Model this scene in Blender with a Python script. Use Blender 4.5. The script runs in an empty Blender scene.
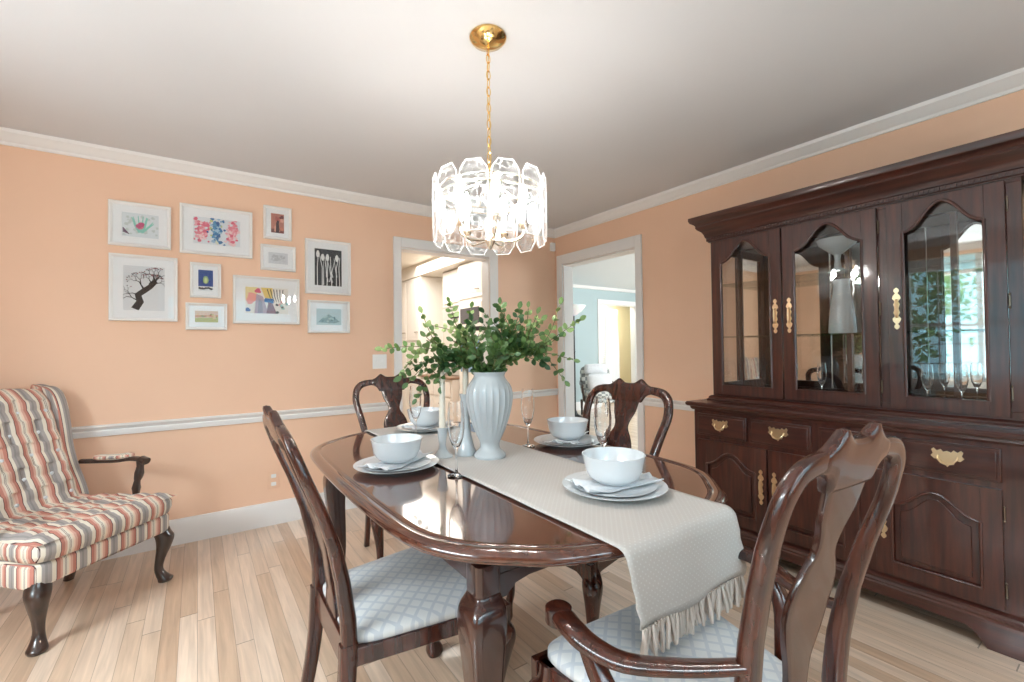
import bpy, math, random
from mathutils import Vector, Matrix
PI = math.pi
random.seed(7)
C = bpy.context.scene.collection
S = bpy.context.scene

# ------------------------------------------------------------ camera
YAW, PITCH, ROLL, HCAM, FPX = .61018, .0160, -.01216, 1.23, 450.5
cam = bpy.data.cameras.new('camera'); cam_o = bpy.data.objects.new('camera', cam); C.objects.link(cam_o)
fw = Vector((math.sin(YAW)*math.cos(PITCH), math.cos(YAW)*math.cos(PITCH), math.sin(PITCH)))
rt = Vector((math.cos(YAW), -math.sin(YAW), 0)); up = rt.cross(fw)
r2 = rt*math.cos(ROLL) + up*math.sin(ROLL); u2 = -rt*math.sin(ROLL) + up*math.cos(ROLL)
M = Matrix((r2, u2, -fw)).transposed().to_4x4(); M.translation = (0, 0, HCAM)
cam_o.matrix_world = M
cam.sensor_width = 36; cam.lens = FPX/1024*36; cam.clip_start = .02; cam.clip_end = 100
S.camera = cam_o

# ------------------------------------------------------------ world, exposure, daylight, added fill lights
S.view_settings.view_transform = 'Standard'; S.view_settings.look = 'None'
S.view_settings.gamma = 1; S.view_settings.use_curve_mapping = False
S.view_settings.exposure = 1.08
w = bpy.data.worlds.new('sky'); S.world = w; w.use_nodes = True
bg = w.node_tree.nodes['Background']; bg.inputs['Color'].default_value = (.46, .80, .95, 1); bg.inputs['Strength'].default_value = 1.9

def area(name, loc, look, sx, sy, power, col):
    l = bpy.data.lights.new(name, 'AREA'); l.shape = 'RECTANGLE'; l.size = sx; l.size_y = sy
    l.energy = power; l.color = col
    o = bpy.data.objects.new(name, l); C.objects.link(o); o.location = loc
    o.rotation_euler = Vector(look).to_track_quat('-Z', 'Y').to_euler()
    return o
area('daylight_side_window', (-2.8, .8, 2.95), (.8, .05, -.36), 2.4, 1.4, 300, (.88, .95, 1))
area('daylight_rear_window', (.9, -2.6, 2.95), (.0, .85, -.5), 2.8, 1.6, 84, (.82, .91, 1))
area('upward_fill_side_window', (-2.45, .8, .12), (.75, .05, .62), 2.4, 1.1, 165, (.97, .98, 1))  # added fill aimed up through the side window, in place of bounced flash
area('upward_fill_rear_window', (.9, -2.3, .35), (.0, .8, .55), 2.8, 1.2, 46, (.98, .98, 1))  # second added fill, aimed up from behind to even out walls and ceiling
area('kitchen_fill_light', (1.9, 5.3, 2.42), (0, 0, -1), 1.4, 1.6, 27, (1, .95, .88))  # lamp out of view, added to brighten the kitchen
area('living_fill_light', (7.2, 2.2, 2.2), (-.35, .8, -.25), 1.6, 1.4, 125, (.90, .97, 1))  # unseen fill added inside the living room, no window behind it
area('hall_light', (7.6, 7.1, 2.38), (0, 0, -1), 1.0, .4, 22, (1, .93, .78))

# ------------------------------------------------------------ materials
MAT = {}
def nt(m):
    m.use_nodes = True; return m.node_tree.nodes, m.node_tree.links
def mat(name, col, rough=.5, metal=0, coat=0, spec=.5, **k):
    if name in MAT: return MAT[name]
    m = bpy.data.materials.new(name); n, l = nt(m); b = n['Principled BSDF']
    b.inputs['Base Color'].default_value = (*col, 1); b.inputs['Roughness'].default_value = rough
    b.inputs['Metallic'].default_value = metal; b.inputs['Coat Weight'].default_value = coat
    b.inputs['Coat Roughness'].default_value = .06; b.inputs['Specular IOR Level'].default_value = spec
    for a, v in k.items(): b.inputs[a.replace('_', ' ')].default_value = v
    MAT[name] = m
    return m
def noise_col(m, c1, c2, scale=(1, 1, 1), ns=5, detail=4, lo=.35, hi=.65, bump=0, coord='Object'):
    n, l = nt(m); b = n['Principled BSDF']
    tc = n.new('ShaderNodeTexCoord'); mp = n.new('ShaderNodeMapping'); mp.inputs['Scale'].default_value = scale
    no = n.new('ShaderNodeTexNoise'); no.inputs['Scale'].default_value = ns; no.inputs['Detail'].default_value = detail
    r = n.new('ShaderNodeValToRGB'); r.color_ramp.elements[0].color = (*c1, 1); r.color_ramp.elements[1].color = (*c2, 1)
    r.color_ramp.elements[0].position = lo; r.color_ramp.elements[1].position = hi
    l.new(tc.outputs[coord], mp.inputs[0]); l.new(mp.outputs[0], no.inputs['Vector']); l.new(no.outputs['Fac'], r.inputs[0])
    l.new(r.outputs[0], b.inputs['Base Color'])
    if bump:
        bp = n.new('ShaderNodeBump'); bp.inputs['Strength'].default_value = bump; bp.inputs['Distance'].default_value = .002
        l.new(no.outputs['Fac'], bp.inputs['Height']); l.new(bp.outputs[0], b.inputs['Normal'])
    return m
def wood(name, c1, c2, axis='z', rough=.25, coat=.6):
    m = mat(name, c1, rough, coat=coat)
    sc = {'x': (1.2, 14, 14), 'y': (14, 1.2, 14), 'z': (14, 14, 1.2)}[axis]
    return noise_col(m, c1, c2, sc, 3.5, 6, .3, .7)
wallm = noise_col(mat('peach_paint', (.8, .55, .38), .55), (.83, .54, .375), (.86, .565, .395), (1, 1, 1), 1.5)
bluem = mat('blue_paint', (.40, .49, .50), .6)
creamw = mat('cream_paint', (.86, .82, .74), .6)
yellowm = mat('yellow_paint', (.85, .70, .46), .6)
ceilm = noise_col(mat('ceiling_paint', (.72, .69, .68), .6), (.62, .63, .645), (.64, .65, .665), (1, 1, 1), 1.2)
trimm = mat('trim_paint', (.80, .78, .76), .35)
darkwood = wood('mahogany', (.018, .006, .005), (.055, .016, .010), 'z', .24)
cabwood = wood('cabinet_mahogany', (.030, .008, .006), (.085, .022, .013), 'z', .28, .5)
cabwoody = wood('cabinet_mahogany_rail', (.030, .008, .006), (.078, .020, .012), 'y', .28, .5)
chairwood = wood('chair_mahogany', (.016, .005, .004), (.080, .019, .010), 'z', .24, .4)
topwood = wood('table_top_mahogany', (.055, .016, .010), (.115, .036, .020), 'y', .12, 1)
blackwood = wood('black_brown_wood', (.02, .012, .009), (.05, .022, .014), 'z', .3)
porcelain = mat('white_porcelain', (.72, .745, .765), .12, coat=.5)
ceramic = mat('white_ceramic', (.50, .53, .545), .22, coat=.4)
wax = mat('ivory_wax', (.78, .70, .58), .45)
napkinm = noise_col(mat('white_linen', (.84, .84, .84), .8), (.66, .67, .69), (.74, .75, .77), (1, 1, 1), 60, bump=.2)
brass = mat('polished_brass', (.90, .62, .25), .14, 1)
oldbrass = mat('antique_brass', (.85, .66, .42), .28, 1)
steel = mat('dark_hinge_metal', (.25, .2, .15), .35, 1)
framem = mat('white_frame_lacquer', (.82, .79, .76), .35)
matm = mat('white_mat_board', (.88, .88, .88), .8)
blackm = mat('black_metal', (.012, .012, .014), .35)
plastic = mat('white_plastic', (.85, .84, .82), .4)
leafm = mat('leaf_green', (.09, .20, .05), .4)
noise_col(leafm, (.03, .085, .025), (.14, .24, .07), (1, 1, 1), 9, 2, .35, .7)
leafl = mat('young_leaf_green', (.32, .45, .13), .4)
noise_col(leafl, (.13, .24, .06), (.38, .48, .20), (1, 1, 1), 9, 2, .35, .7)
stemm = mat('brown_green_stem', (.14, .13, .05), .6)
cabwhite = mat('kitchen_white_lacquer', (.90, .87, .81), .4)
mirrorm = mat('mirror_backing', (.80, .82, .80), .03, 1)

def facing_fac(n, l, base, amt, pw):
    lw = n.new('ShaderNodeLayerWeight'); lw.inputs[0].default_value = .5
    p = n.new('ShaderNodeMath'); p.operation = 'POWER'; p.inputs[1].default_value = pw; l.new(lw.outputs['Facing'], p.inputs[0])
    m_ = n.new('ShaderNodeMath'); m_.operation = 'MULTIPLY_ADD'; m_.inputs[1].default_value = amt; m_.inputs[2].default_value = base; m_.use_clamp = True
    l.new(p.outputs[0], m_.inputs[0]); return m_.outputs[0]
def glass(name, tint=(1, 1, 1), base=.04, edge=0, edgecol=(.88, .91, .92)):
    m = bpy.data.materials.new(name); n, l = nt(m); n.remove(n['Principled BSDF']); out = n['Material Output']
    t = n.new('ShaderNodeBsdfTransparent'); t.inputs[0].default_value = (*tint, 1)
    g = n.new('ShaderNodeBsdfGlossy'); g.inputs['Roughness'].default_value = .0
    mx = n.new('ShaderNodeMixShader'); l.new(facing_fac(n, l, base, .8, 5), mx.inputs[0])
    l.new(t.outputs[0], mx.inputs[1]); l.new(g.outputs[0], mx.inputs[2])
    last = mx
    if edge:
        d = n.new('ShaderNodeBsdfDiffuse'); d.inputs[0].default_value = (*edgecol, 1)
        m2 = n.new('ShaderNodeMixShader'); l.new(facing_fac(n, l, 0, edge, 5), m2.inputs[0])
        l.new(mx.outputs[0], m2.inputs[1]); l.new(d.outputs[0], m2.inputs[2]); last = m2
    l.new(last.outputs[0], out.inputs[0]); return m
paneglass = glass('clear_pane_glass', (.97, .98, .98), .05)
pictglass = glass('picture_glazing', (.98, .98, .98), .03)
shelfglass = glass('shelf_glass', (.88, .95, .93), .10)
stemglass = mat('drinking_glass', (1, 1, 1), 0, Transmission_Weight=1, IOR=1.45)
crystal = bpy.data.materials.new('etched_crystal')
n, l = nt(crystal); n.remove(n['Principled BSDF'])
t = n.new('ShaderNodeBsdfTransparent'); t.inputs[0].default_value = (.93, .95, .96, 1)
g = n.new('ShaderNodeBsdfGlossy'); g.inputs['Roughness'].default_value = .05
tr = n.new('ShaderNodeBsdfTranslucent'); tr.inputs[0].default_value = (.95, .97, 1, 1)
df = n.new('ShaderNodeBsdfDiffuse'); df.inputs[0].default_value = (.9, .93, .95, 1)
m1 = n.new('ShaderNodeMixShader'); l.new(facing_fac(n, l, .06, .7, 4), m1.inputs[0]); l.new(t.outputs[0], m1.inputs[1]); l.new(g.outputs[0], m1.inputs[2])
tc = n.new('ShaderNodeTexCoord'); vo = n.new('ShaderNodeTexVoronoi'); vo.feature = 'DISTANCE_TO_EDGE'; vo.inputs['Scale'].default_value = 38
rp = n.new('ShaderNodeValToRGB'); rp.color_ramp.elements[0].position = .0; rp.color_ramp.elements[0].color = (.22, .22, .22, 1)
rp.color_ramp.elements[1].position = .07; rp.color_ramp.elements[1].color = (.0, .0, .0, 1)
l.new(tc.outputs['Object'], vo.inputs['Vector']); l.new(vo.outputs['Distance'], rp.inputs[0])
m3 = n.new('ShaderNodeMixShader'); m3.inputs[0].default_value = .5; l.new(tr.outputs[0], m3.inputs[1]); l.new(df.outputs[0], m3.inputs[2])
m2 = n.new('ShaderNodeMixShader'); l.new(rp.outputs[0], m2.inputs[0]); l.new(m1.outputs[0], m2.inputs[1]); l.new(m3.outputs[0], m2.inputs[2])
l.new(m2.outputs[0], n['Material Output'].inputs[0])
crystal_edge = bpy.data.materials.new('ground_crystal_edge')
n, l = nt(crystal_edge); n.remove(n['Principled BSDF'])
tr = n.new('ShaderNodeBsdfTranslucent'); df = n.new('ShaderNodeBsdfDiffuse'); df.inputs[0].default_value = (.95, .96, .97, 1); tr.inputs[0].default_value = (1, 1, 1, 1)
mx = n.new('ShaderNodeMixShader'); l.new(tr.outputs[0], mx.inputs[1]); l.new(df.outputs[0], mx.inputs[2])
t = n.new('ShaderNodeBsdfTransparent'); m2 = n.new('ShaderNodeMixShader'); m2.inputs[0].default_value = .38; l.new(t.outputs[0], m2.inputs[1]); l.new(mx.outputs[0], m2.inputs[2])
l.new(m2.outputs[0], n['Material Output'].inputs[0])
def emis(name, col, s):
    m = bpy.data.materials.new(name); n, l = nt(m); b = n['Principled BSDF']; b.inputs['Base Color'].default_value = (*col, 1)
    b.inputs['Emission Color'].default_value = (*col, 1); b.inputs['Emission Strength'].default_value = s; return m
bulbm = emis('lit_bulb', (1, .95, .90), 100)

def math_node(n, l, op, a, b=None):
    x = n.new('ShaderNodeMath'); x.operation = op
    for i, v in enumerate((a, b)):
        if v is None: continue
        if isinstance(v, (int, float)): x.inputs[i].default_value = v
        else: l.new(v, x.inputs[i])
    return x.outputs[0]
# maple strip floor, boards run along y
floorm = mat('maple_strip_floor', (.6, .45, .3), .30, coat=.5)
n, l = nt(floorm); b = n['Principled BSDF']
tc = n.new('ShaderNodeTexCoord'); sp = n.new('ShaderNodeSeparateXYZ'); l.new(tc.outputs['Object'], sp.inputs[0])
u = math_node(n, l, 'DIVIDE', sp.outputs['X'], .066); row = math_node(n, l, 'FLOOR', u)
wn = n.new('ShaderNodeTexWhiteNoise'); wn.noise_dimensions = '1D'; l.new(row, wn.inputs['W'])
v = math_node(n, l, 'ADD', math_node(n, l, 'DIVIDE', sp.outputs['Y'], 1.45), math_node(n, l, 'MULTIPLY', wn.outputs['Value'], 7.3))
idx = math_node(n, l, 'FLOOR', v)
cb = n.new('ShaderNodeCombineXYZ'); l.new(row, cb.inputs[0]); l.new(idx, cb.inputs[1])
w2 = n.new('ShaderNodeTexWhiteNoise'); w2.noise_dimensions = '3D'; l.new(cb.outputs[0], w2.inputs['Vector'])
rp = n.new('ShaderNodeValToRGB'); e = rp.color_ramp.elements
e[0].color = (.55, .37, .25, 1); e[0].position = 0; e[1].color = (.80, .64, .51, 1); e[1].position = 1
for p, c in ((.3, (.65, .48, .35)), (.7, (.73, .56, .43))): q = e.new(p); q.color = (*c, 1)
l.new(w2.outputs['Value'], rp.inputs[0])
mp = n.new('ShaderNodeMapping'); mp.inputs['Scale'].default_value = (40, 2.2, 1); l.new(tc.outputs['Object'], mp.inputs[0])
ca = n.new('ShaderNodeVectorMath'); ca.operation = 'ADD'; l.new(mp.outputs[0], ca.inputs[0]); l.new(w2.outputs['Color'], ca.inputs[1])
no = n.new('ShaderNodeTexNoise'); no.inputs['Scale'].default_value = 1.3; no.inputs['Detail'].default_value = 6; no.inputs['Distortion'].default_value = .6
l.new(ca.outputs[0], no.inputs['Vector'])
gr = n.new('ShaderNodeMapRange'); gr.inputs[1].default_value = .3; gr.inputs[2].default_value = .7; gr.inputs[3].default_value = .80; gr.inputs[4].default_value = 1.06
l.new(no.outputs['Fac'], gr.inputs[0])
fu = math_node(n, l, 'FRACT', u); fv = math_node(n, l, 'FRACT', v)
g1 = math_node(n, l, 'GREATER_THAN', fu, .022); g2 = math_node(n, l, 'GREATER_THAN', fv, .003)
gap = math_node(n, l, 'MULTIPLY', g1, g2)
gp = n.new('ShaderNodeMapRange'); gp.inputs[3].default_value = .42; gp.inputs[4].default_value = 1; l.new(gap, gp.inputs[0])
mm = n.new('ShaderNodeVectorMath'); mm.operation = 'SCALE'; l.new(rp.outputs[0], mm.inputs[0])
l.new(math_node(n, l, 'MULTIPLY', gr.outputs[0], gp.outputs[0]), mm.inputs['Scale'])
l.new(mm.outputs[0], b.inputs['Base Color'])
bp = n.new('ShaderNodeBump'); bp.inputs['Strength'].default_value = .3; bp.inputs['Distance'].default_value = .002; l.new(gap, bp.inputs['Height']); l.new(bp.outputs[0], b.inputs['Normal'])

# striped upholstery, stripes run across one object axis
def striped(name, axis, phase=0.0, period=.135, lean=0):
    m = mat(name, (.7, .6, .5), .85); n, l = nt(m); b = n['Principled BSDF']
    tc = n.new('ShaderNodeTexCoord'); sp = n.new('ShaderNodeSeparateXYZ'); l.new(tc.outputs['Object'], sp.inputs[0])
    sn = n.new('ShaderNodeSeparateXYZ'); l.new(tc.outputs['Normal'], sn.inputs[0])   # cloth is turned on the sides of a piece
    side = math_node(n, l, 'GREATER_THAN', math_node(n, l, 'ABSOLUTE', sn.outputs['X']), .72)
    vy = math_node(n, l, 'ADD', sp.outputs['Y'], math_node(n, l, 'MULTIPLY', sp.outputs['Z'], lean))
    pos = math_node(n, l, 'ADD', math_node(n, l, 'MULTIPLY', vy, side), math_node(n, l, 'MULTIPLY', sp.outputs['X'], math_node(n, l, 'SUBTRACT', 1.0, side)))
    f = math_node(n, l, 'FRACT', math_node(n, l, 'ADD', math_node(n, l, 'DIVIDE', pos, period), 10+phase))
    r = n.new('ShaderNodeValToRGB'); r.color_ramp.interpolation = 'CONSTANT'; e = r.color_ramp.elements
    cream, grey, rose, pink, dark = (.74, .66, .55), (.36, .32, .30), (.50, .20, .15), (.64, .37, .29), (.09, .04, .04)
    seq = [(0, cream), (.10, grey), (.20, (.28, .25, .24)), (.26, grey), (.33, cream), (.42, dark), (.445, rose), (.53, pink), (.60, (.78, .58, .45)),
           (.65, cream), (.71, dark), (.722, cream), (.745, dark), (.757, cream), (.82, pink), (.88, rose), (.965, dark), (.985, cream)]
    e[0].color = (*seq[0][1], 1); e[0].position = 0; e[1].position = seq[1][0]; e[1].color = (*seq[1][1], 1)
    for p, c in seq[2:]: q = e.new(p); q.color = (*c, 1)
    l.new(f, r.inputs[0]); l.new(r.outputs[0], b.inputs['Base Color'])
    no = n.new('ShaderNodeTexNoise'); no.inputs['Scale'].default_value = 300; bp = n.new('ShaderNodeBump'); bp.inputs['Strength'].default_value = .25
    bp.inputs['Distance'].default_value = .002; l.new(tc.outputs['Object'], no.inputs['Vector']); l.new(no.outputs['Fac'], bp.inputs['Height']); l.new(bp.outputs[0], b.inputs['Normal'])
    return m
stripe_x = striped('striped_upholstery', 'X', .17)
stripe_y = striped('striped_wing_upholstery', 'Y', .2, .135, .42)
# diamond damask seat
damask = mat('diamond_damask', (.7, .72, .72), .55, Sheen_Weight=.3); n, l = nt(damask); b = n['Principled BSDF']
tc = n.new('ShaderNodeTexCoord'); sp = n.new('ShaderNodeSeparateXYZ'); l.new(tc.outputs['Object'], sp.inputs[0])
a1 = math_node(n, l, 'FRACT', math_node(n, l, 'ADD', math_node(n, l, 'DIVIDE', math_node(n, l, 'ADD', sp.outputs['X'], sp.outputs['Y']), .050), 20))
a2 = math_node(n, l, 'FRACT', math_node(n, l, 'ADD', math_node(n, l, 'DIVIDE', math_node(n, l, 'SUBTRACT', sp.outputs['X'], sp.outputs['Y']), .050), 20))
k1 = math_node(n, l, 'LESS_THAN', a1, .26); k2 = math_node(n, l, 'LESS_THAN', a2, .26)
kk = math_node(n, l, 'MAXIMUM', k1, k2)
r = n.new('ShaderNodeMix'); r.data_type = 'RGBA'; r.inputs[6].default_value = (.60, .60, .59, 1); r.inputs[7].default_value = (.47, .49, .52, 1)
l.new(kk, r.inputs[0]); l.new(r.outputs[2], b.inputs['Base Color'])
# runner weave
runm = mat('runner_weave', (.7, .66, .62), .9); n, l = nt(runm); b = n['Principled BSDF']
tc = n.new('ShaderNodeTexCoord'); mp = n.new('ShaderNodeMapping'); l.new(tc.outputs['UV'], mp.inputs[0])
sp = n.new('ShaderNodeSeparateXYZ'); l.new(mp.outputs[0], sp.inputs[0])
uu = math_node(n, l, 'DIVIDE', sp.outputs['X'], .018); vv = math_node(n, l, 'DIVIDE', sp.outputs['Y'], .018)
p1 = math_node(n, l, 'FRACT', math_node(n, l, 'ADD', uu, vv)); p2 = math_node(n, l, 'FRACT', math_node(n, l, 'ADD', math_node(n, l, 'SUBTRACT', uu, vv), 200))
dd = math_node(n, l, 'MULTIPLY', math_node(n, l, 'LESS_THAN', p1, .3), math_node(n, l, 'LESS_THAN', p2, .3))
r = n.new('ShaderNodeMix'); r.data_type = 'RGBA'; r.inputs[6].default_value = (.54, .50, .465, 1); r.inputs[7].default_value = (.62, .60, .57, 1)
l.new(dd, r.inputs[0]); l.new(r.outputs[2], b.inputs['Base Color'])
bp = n.new('ShaderNodeBump'); bp.inputs['Strength'].default_value = .6; bp.inputs['Distance'].default_value = .002; l.new(dd, bp.inputs['Height']); l.new(bp.outputs[0], b.inputs['Normal'])
fringem = mat('runner_fringe_yarn', (.58, .50, .44), .9)

# ------------------------------------------------------------ geometry collector
def se(t, n=2.0):   # superellipse unit point
    c, s = math.cos(t), math.sin(t)
    return (math.copysign(abs(c)**(2/n), c), math.copysign(abs(s)**(2/n), s))
def lerp(a, b, t): return a+(b-a)*t
def interp(pts, x):
    if x <= pts[0][0]: return pts[0][1]
    for (x0, y0), (x1, y1) in zip(pts, pts[1:]):
        if x <= x1: return lerp(y0, y1, (x-x0)/(x1-x0))
    return pts[-1][1]
def smooth_path(pts, per=4):   # catmull-rom through points of any dimension
    out = []; P = [pts[0]]+list(pts)+[pts[-1]]
    for i in range(1, len(P)-2):
        for k in range(per):
            t = k/per
            out.append(tuple(.5*((2*b)+(-a+c)*t+(2*a-5*b+4*c-d)*t*t+(-a+3*b-3*c+d)*t**3) for a, b, c, d in zip(P[i-1], P[i], P[i+1], P[i+2])))
    out.append(tuple(pts[-1])); return out
class G:
    def __init__(s): s.v = []; s.f = []; s.m = []; s.uv = None; s.mi = 0
    def add(s, V, F):
        o = len(s.v); s.v += [tuple(p) for p in V]; s.f += [tuple(i+o for i in f) for f in F]; s.m += [s.mi]*len(F); return s
    def box(s, x0, x1, y0, y1, z0, z1):
        V = [(x, y, z) for z in (z0, z1) for y in (y0, y1) for x in (x0, x1)]
        return s.add(V, [(0, 2, 3, 1), (4, 5, 7, 6), (0, 1, 5, 4), (2, 6, 7, 3), (0, 4, 6, 2), (1, 3, 7, 5)])
    def loft(s, secs, close=True, caps=True):
        n = len(secs[0]); V = [p for q in secs for p in q]; F = []
        for i in range(len(secs)-1):
            for j in range(n if close else n-1):
                k = (j+1) % n; F.append((i*n+j, i*n+k, (i+1)*n+k, (i+1)*n+j))
        if caps: F.append(tuple(range(n))[::-1]); F.append(tuple((len(secs)-1)*n+j for j in range(n)))
        return s.add(V, F)
    def lathe(s, prof, n=32, c=(0, 0, 0), flute=None, caps=True):
        secs = []
        for r, z in prof:
            q = []
            for j in range(n):
                t = 2*PI*j/n; rr = r*(1 + (flute(t, z) if flute else 0)); q.append((c[0]+rr*math.cos(t), c[1]+rr*math.sin(t), c[2]+z))
            secs.append(q)
        return s.loft(secs, True, caps)
    def tube(s, path, rad, n=10, sq=2.0, caps=True, upv=(0, 0, 1), asp=1.0, rot=0):
        path = [Vector(p) for p in path]
        if isinstance(rad, (int, float)): rad = [rad]*len(path)
        secs = []; prev = None
        for i, p in enumerate(path):
            t = (path[min(i+1, len(path)-1)]-path[max(i-1, 0)]).normalized()
            if prev is None:
                a = t.cross(Vector(upv));
                if a.length < 1e-3: a = t.cross(Vector((1, 0, 0)))
            else: a = prev - t*prev.dot(t)
            a.normalize(); prev = a.copy(); b = t.cross(a)
            q = []
            for j in range(n):
                x, y = se(2*PI*j/n+rot, sq); q.append(p+a*x*rad[i]+b*y*rad[i]*asp)
            secs.append(q)
        return s.loft(secs, True, caps)
    def vtube(s, path, hx, hy=None, n=12, sq=2.0, rot=0):  # horizontal sections
        hy = hy or hx; secs = []
        for p, a, b in zip(path, hx, hy):
            q = []
            for j in range(n):
                x, y = se(2*PI*j/n+.001, sq); x, y = x*a, y*b
                q.append((p[0]+x*math.cos(rot)-y*math.sin(rot), p[1]+x*math.sin(rot)+y*math.cos(rot), p[2]))
            secs.append(q)
        return s.loft(secs)
    def slab(s, us, lo, hi, f, d0, d1):   # solid between lo(u) and hi(u), f(u,z,d)->xyz
        secs = [[f(u, lo(u), d0), f(u, hi(u), d0), f(u, hi(u), d1), f(u, lo(u), d1)] for u in us]
        return s.loft(secs)
    def poly(s, pts, f, d0, d1):  # prism of outline pts (u,z)
        n = len(pts); V = [f(u, z, d0) for u, z in pts]+[f(u, z, d1) for u, z in pts]
        F = [tuple(range(n)), tuple(range(2*n-1, n-1, -1))]+[(i, i+n, (i+1) % n+n, (i+1) % n) for i in range(n)]
        return s.add(V, F)
    def build(s, name, m, parent=None, off=(0, 0, 0), bevel=0, ang=38, sub=0, smooth=True, kind=None):
        me = bpy.data.meshes.new(name); me.from_pydata([(a-off[0], b-off[1], c-off[2]) for a, b, c in s.v], [], s.f)
        ms = m if isinstance(m, (list, tuple)) else [m]
        for q in ms: me.materials.append(q)
        if len(ms) > 1: me.polygons.foreach_set('material_index', s.m)
        if s.uv:
            ul = me.uv_layers.new(name='UVMap')
            for lp in me.loops: ul.data[lp.index].uv = s.uv[lp.vertex_index]
        import bmesh
        bm = bmesh.new(); bm.from_mesh(me)
        if not s.uv: bmesh.ops.recalc_face_normals(bm, faces=bm.faces)
        bm.to_mesh(me); bm.free()
        if smooth:
            me.shade_smooth(); me.set_sharp_from_angle(angle=math.radians(ang))
        o = bpy.data.objects.new(name, me); C.objects.link(o)
        if parent: o.parent = parent
        else: o.location = off
        if bevel:
            b = o.modifiers.new('bevel', 'BEVEL'); b.width = bevel; b.segments = 2; b.limit_method = 'ANGLE'; b.harden_normals = False
        if sub:
            b = o.modifiers.new('sub', 'SUBSURF'); b.levels = sub; b.render_levels = sub
        if kind: o['kind'] = kind
        return o
def tag(o, label, cat, group=None):
    o['label'] = label; o['category'] = cat
    if group: o['group'] = group
    return o
def thing(name, label, cat, loc=(0, 0, 0), rz=0, group=None):
    o = bpy.data.objects.new(name, None); C.objects.link(o); o.location = loc; o.rotation_euler = (0, 0, rz); o.empty_display_size = .1
    return tag(o, label, cat, group)
def dup(root, loc, rz, label, group=None):
    r = root.copy(); C.objects.link(r); r.location = loc; r.rotation_euler = (0, 0, rz); r['label'] = label
    if group: r['group'] = group
    for ch in list(root.children):
        c = ch.copy(); C.objects.link(c); c.parent = r
        for g in list(ch.children):
            d = g.copy(); C.objects.link(d); d.parent = c
    return r
def struct(name, g, m, **k): return g.build(name, m, kind='structure', **k)

# ------------------------------------------------------------ room shell
XW, YW, ZC = 3.10, 3.62, 2.46
XL, YR = -1.75, -1.55
W = .115
# floor covers dining room, kitchen and living room
struct('floor', G().box(XL-W, 9.5, YR-W, 9.0, -.08, 0), floorm)
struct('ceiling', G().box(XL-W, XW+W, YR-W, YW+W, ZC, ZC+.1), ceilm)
KO = (1.40, 2.275, 2.09)      # kitchen opening x0,x1,top
DO = (2.552, 3.493, 2.085)     # living doorway y0,y1,top
g = G(); g.box(XL-W, KO[0], YW, YW+W, 0, ZC); g.box(KO[1], XW+W, YW, YW+W, 0, ZC); g.box(KO[0], KO[1], YW, YW+W, KO[2], ZC)
struct('wall_left', g, wallm)
g = G(); g.box(XW, XW+W, YR-W, DO[0], 0, ZC); g.box(XW, XW+W, DO[1], YW, 0, ZC); g.box(XW, XW+W, DO[0], DO[1], DO[2], ZC)
struct('wall_right', g, wallm)
def window_wall(name, idx, f, span, win, m):
    # wall pierced by one window, f maps (u, d, z)
    a, b = span; c, d, z0, z1 = win; g = G()
    def bx(u0, u1, d0, d1, zz0, zz1, g=g):
        p, q = f(u0, d0, zz0), f(u1, d1, zz1); g.box(min(p[0], q[0]), max(p[0], q[0]), min(p[1], q[1]), max(p[1], q[1]), zz0, zz1)
    bx(a, c, 0, W, 0, ZC); bx(d, b, 0, W, 0, ZC); bx(c, d, 0, W, 0, z0); bx(c, d, 0, W, z1, ZC)
    struct(name, g, m)
    h = G()
    for u0, u1, zz0, zz1 in ((c-.09, c, z0-.09, z1+.09), (d, d+.09, z0-.09, z1+.09), (c, d, z0-.09, z0), (c, d, z1, z1+.09)):
        bx(u0, u1, -.02, .0, zz0, zz1, h)
    n = 2 if d-c < 1.6 else 3
    for i in range(n+1):
        u = c+(d-c)*i/n; bx(max(c, u-.03), min(d, u+.03), .03, .08, z0, z1, h)
    bx(c, d, .03, .08, z0, z0+.05, h); bx(c, d, .03, .08, z1-.05, z1, h); bx(c, d, .035, .08, (z0+z1)/2-.02, (z0+z1)/2+.02, h)
    for i in range(n*3):
        u = c+(d-c)*i/(n*3); bx(u-.006, u+.006, .05, .06, z0, z1, h)
    for i in range(1, 6):
        z = z0+(z1-z0)*i/6; bx(c, d, .05, .06, z-.006, z+.006, h)
    wo = struct('window_%d' % idx, h, trimm)
    k = G(); bx(c, d, .054, .057, z0, z1, k); p = k.build('pane', paneglass, wo)
window_wall('wall_window_side', 1, lambda u, d, z: (XL-d, u, z), (YR-W, YW+W), (-.3, 2.0, .75, 2.15), wallm)
window_wall('wall_rear', 2, lambda u, d, z: (u, YR-d, z), (XL, XW), (-.4, 2.3, .75, 2.15), wallm)

def run_profile(prof, a, b, axis, wallc, sgn):
    # profile (offset from wall, z) extruded along axis
    g = G(); secs = []
    for t in (a, b):
        secs.append([((t, wallc+sgn*o, z) if axis == 'x' else (wallc+sgn*o, t, z)) for o, z in prof])
    return g.loft(secs)
crown = [(0, 2.385), (.012, 2.385), (.016, 2.40), (.03, 2.41), (.045, 2.43), (.06, 2.442), (.066, 2.46), (0, 2.46)]
rail = [(0, .735), (.012, .735), (.016, .75), (.018, .765), (.014, .772), (.022, .785), (.032, .792), (.032, .803), (0, .803)]
base = [(0, 0), (.016, 0), (.016, .135), (.012, .15), (.010, .16), (0, .162)]
tn = [0]
def trim(prof, a, b, axis, wc, sg, nm=None):
    tn[0] += 1; return struct(nm or 'trim_%d' % tn[0], run_profile(prof, a, b, axis, wc, sg), trimm, ang=25)
trim(crown, XL, XW, 'x', YW, -1); trim(crown, YR, YW, 'y', XW, -1); trim(crown, YR, YW, 'y', XL, 1); trim(crown, XL, XW, 'x', YR, 1)
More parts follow.
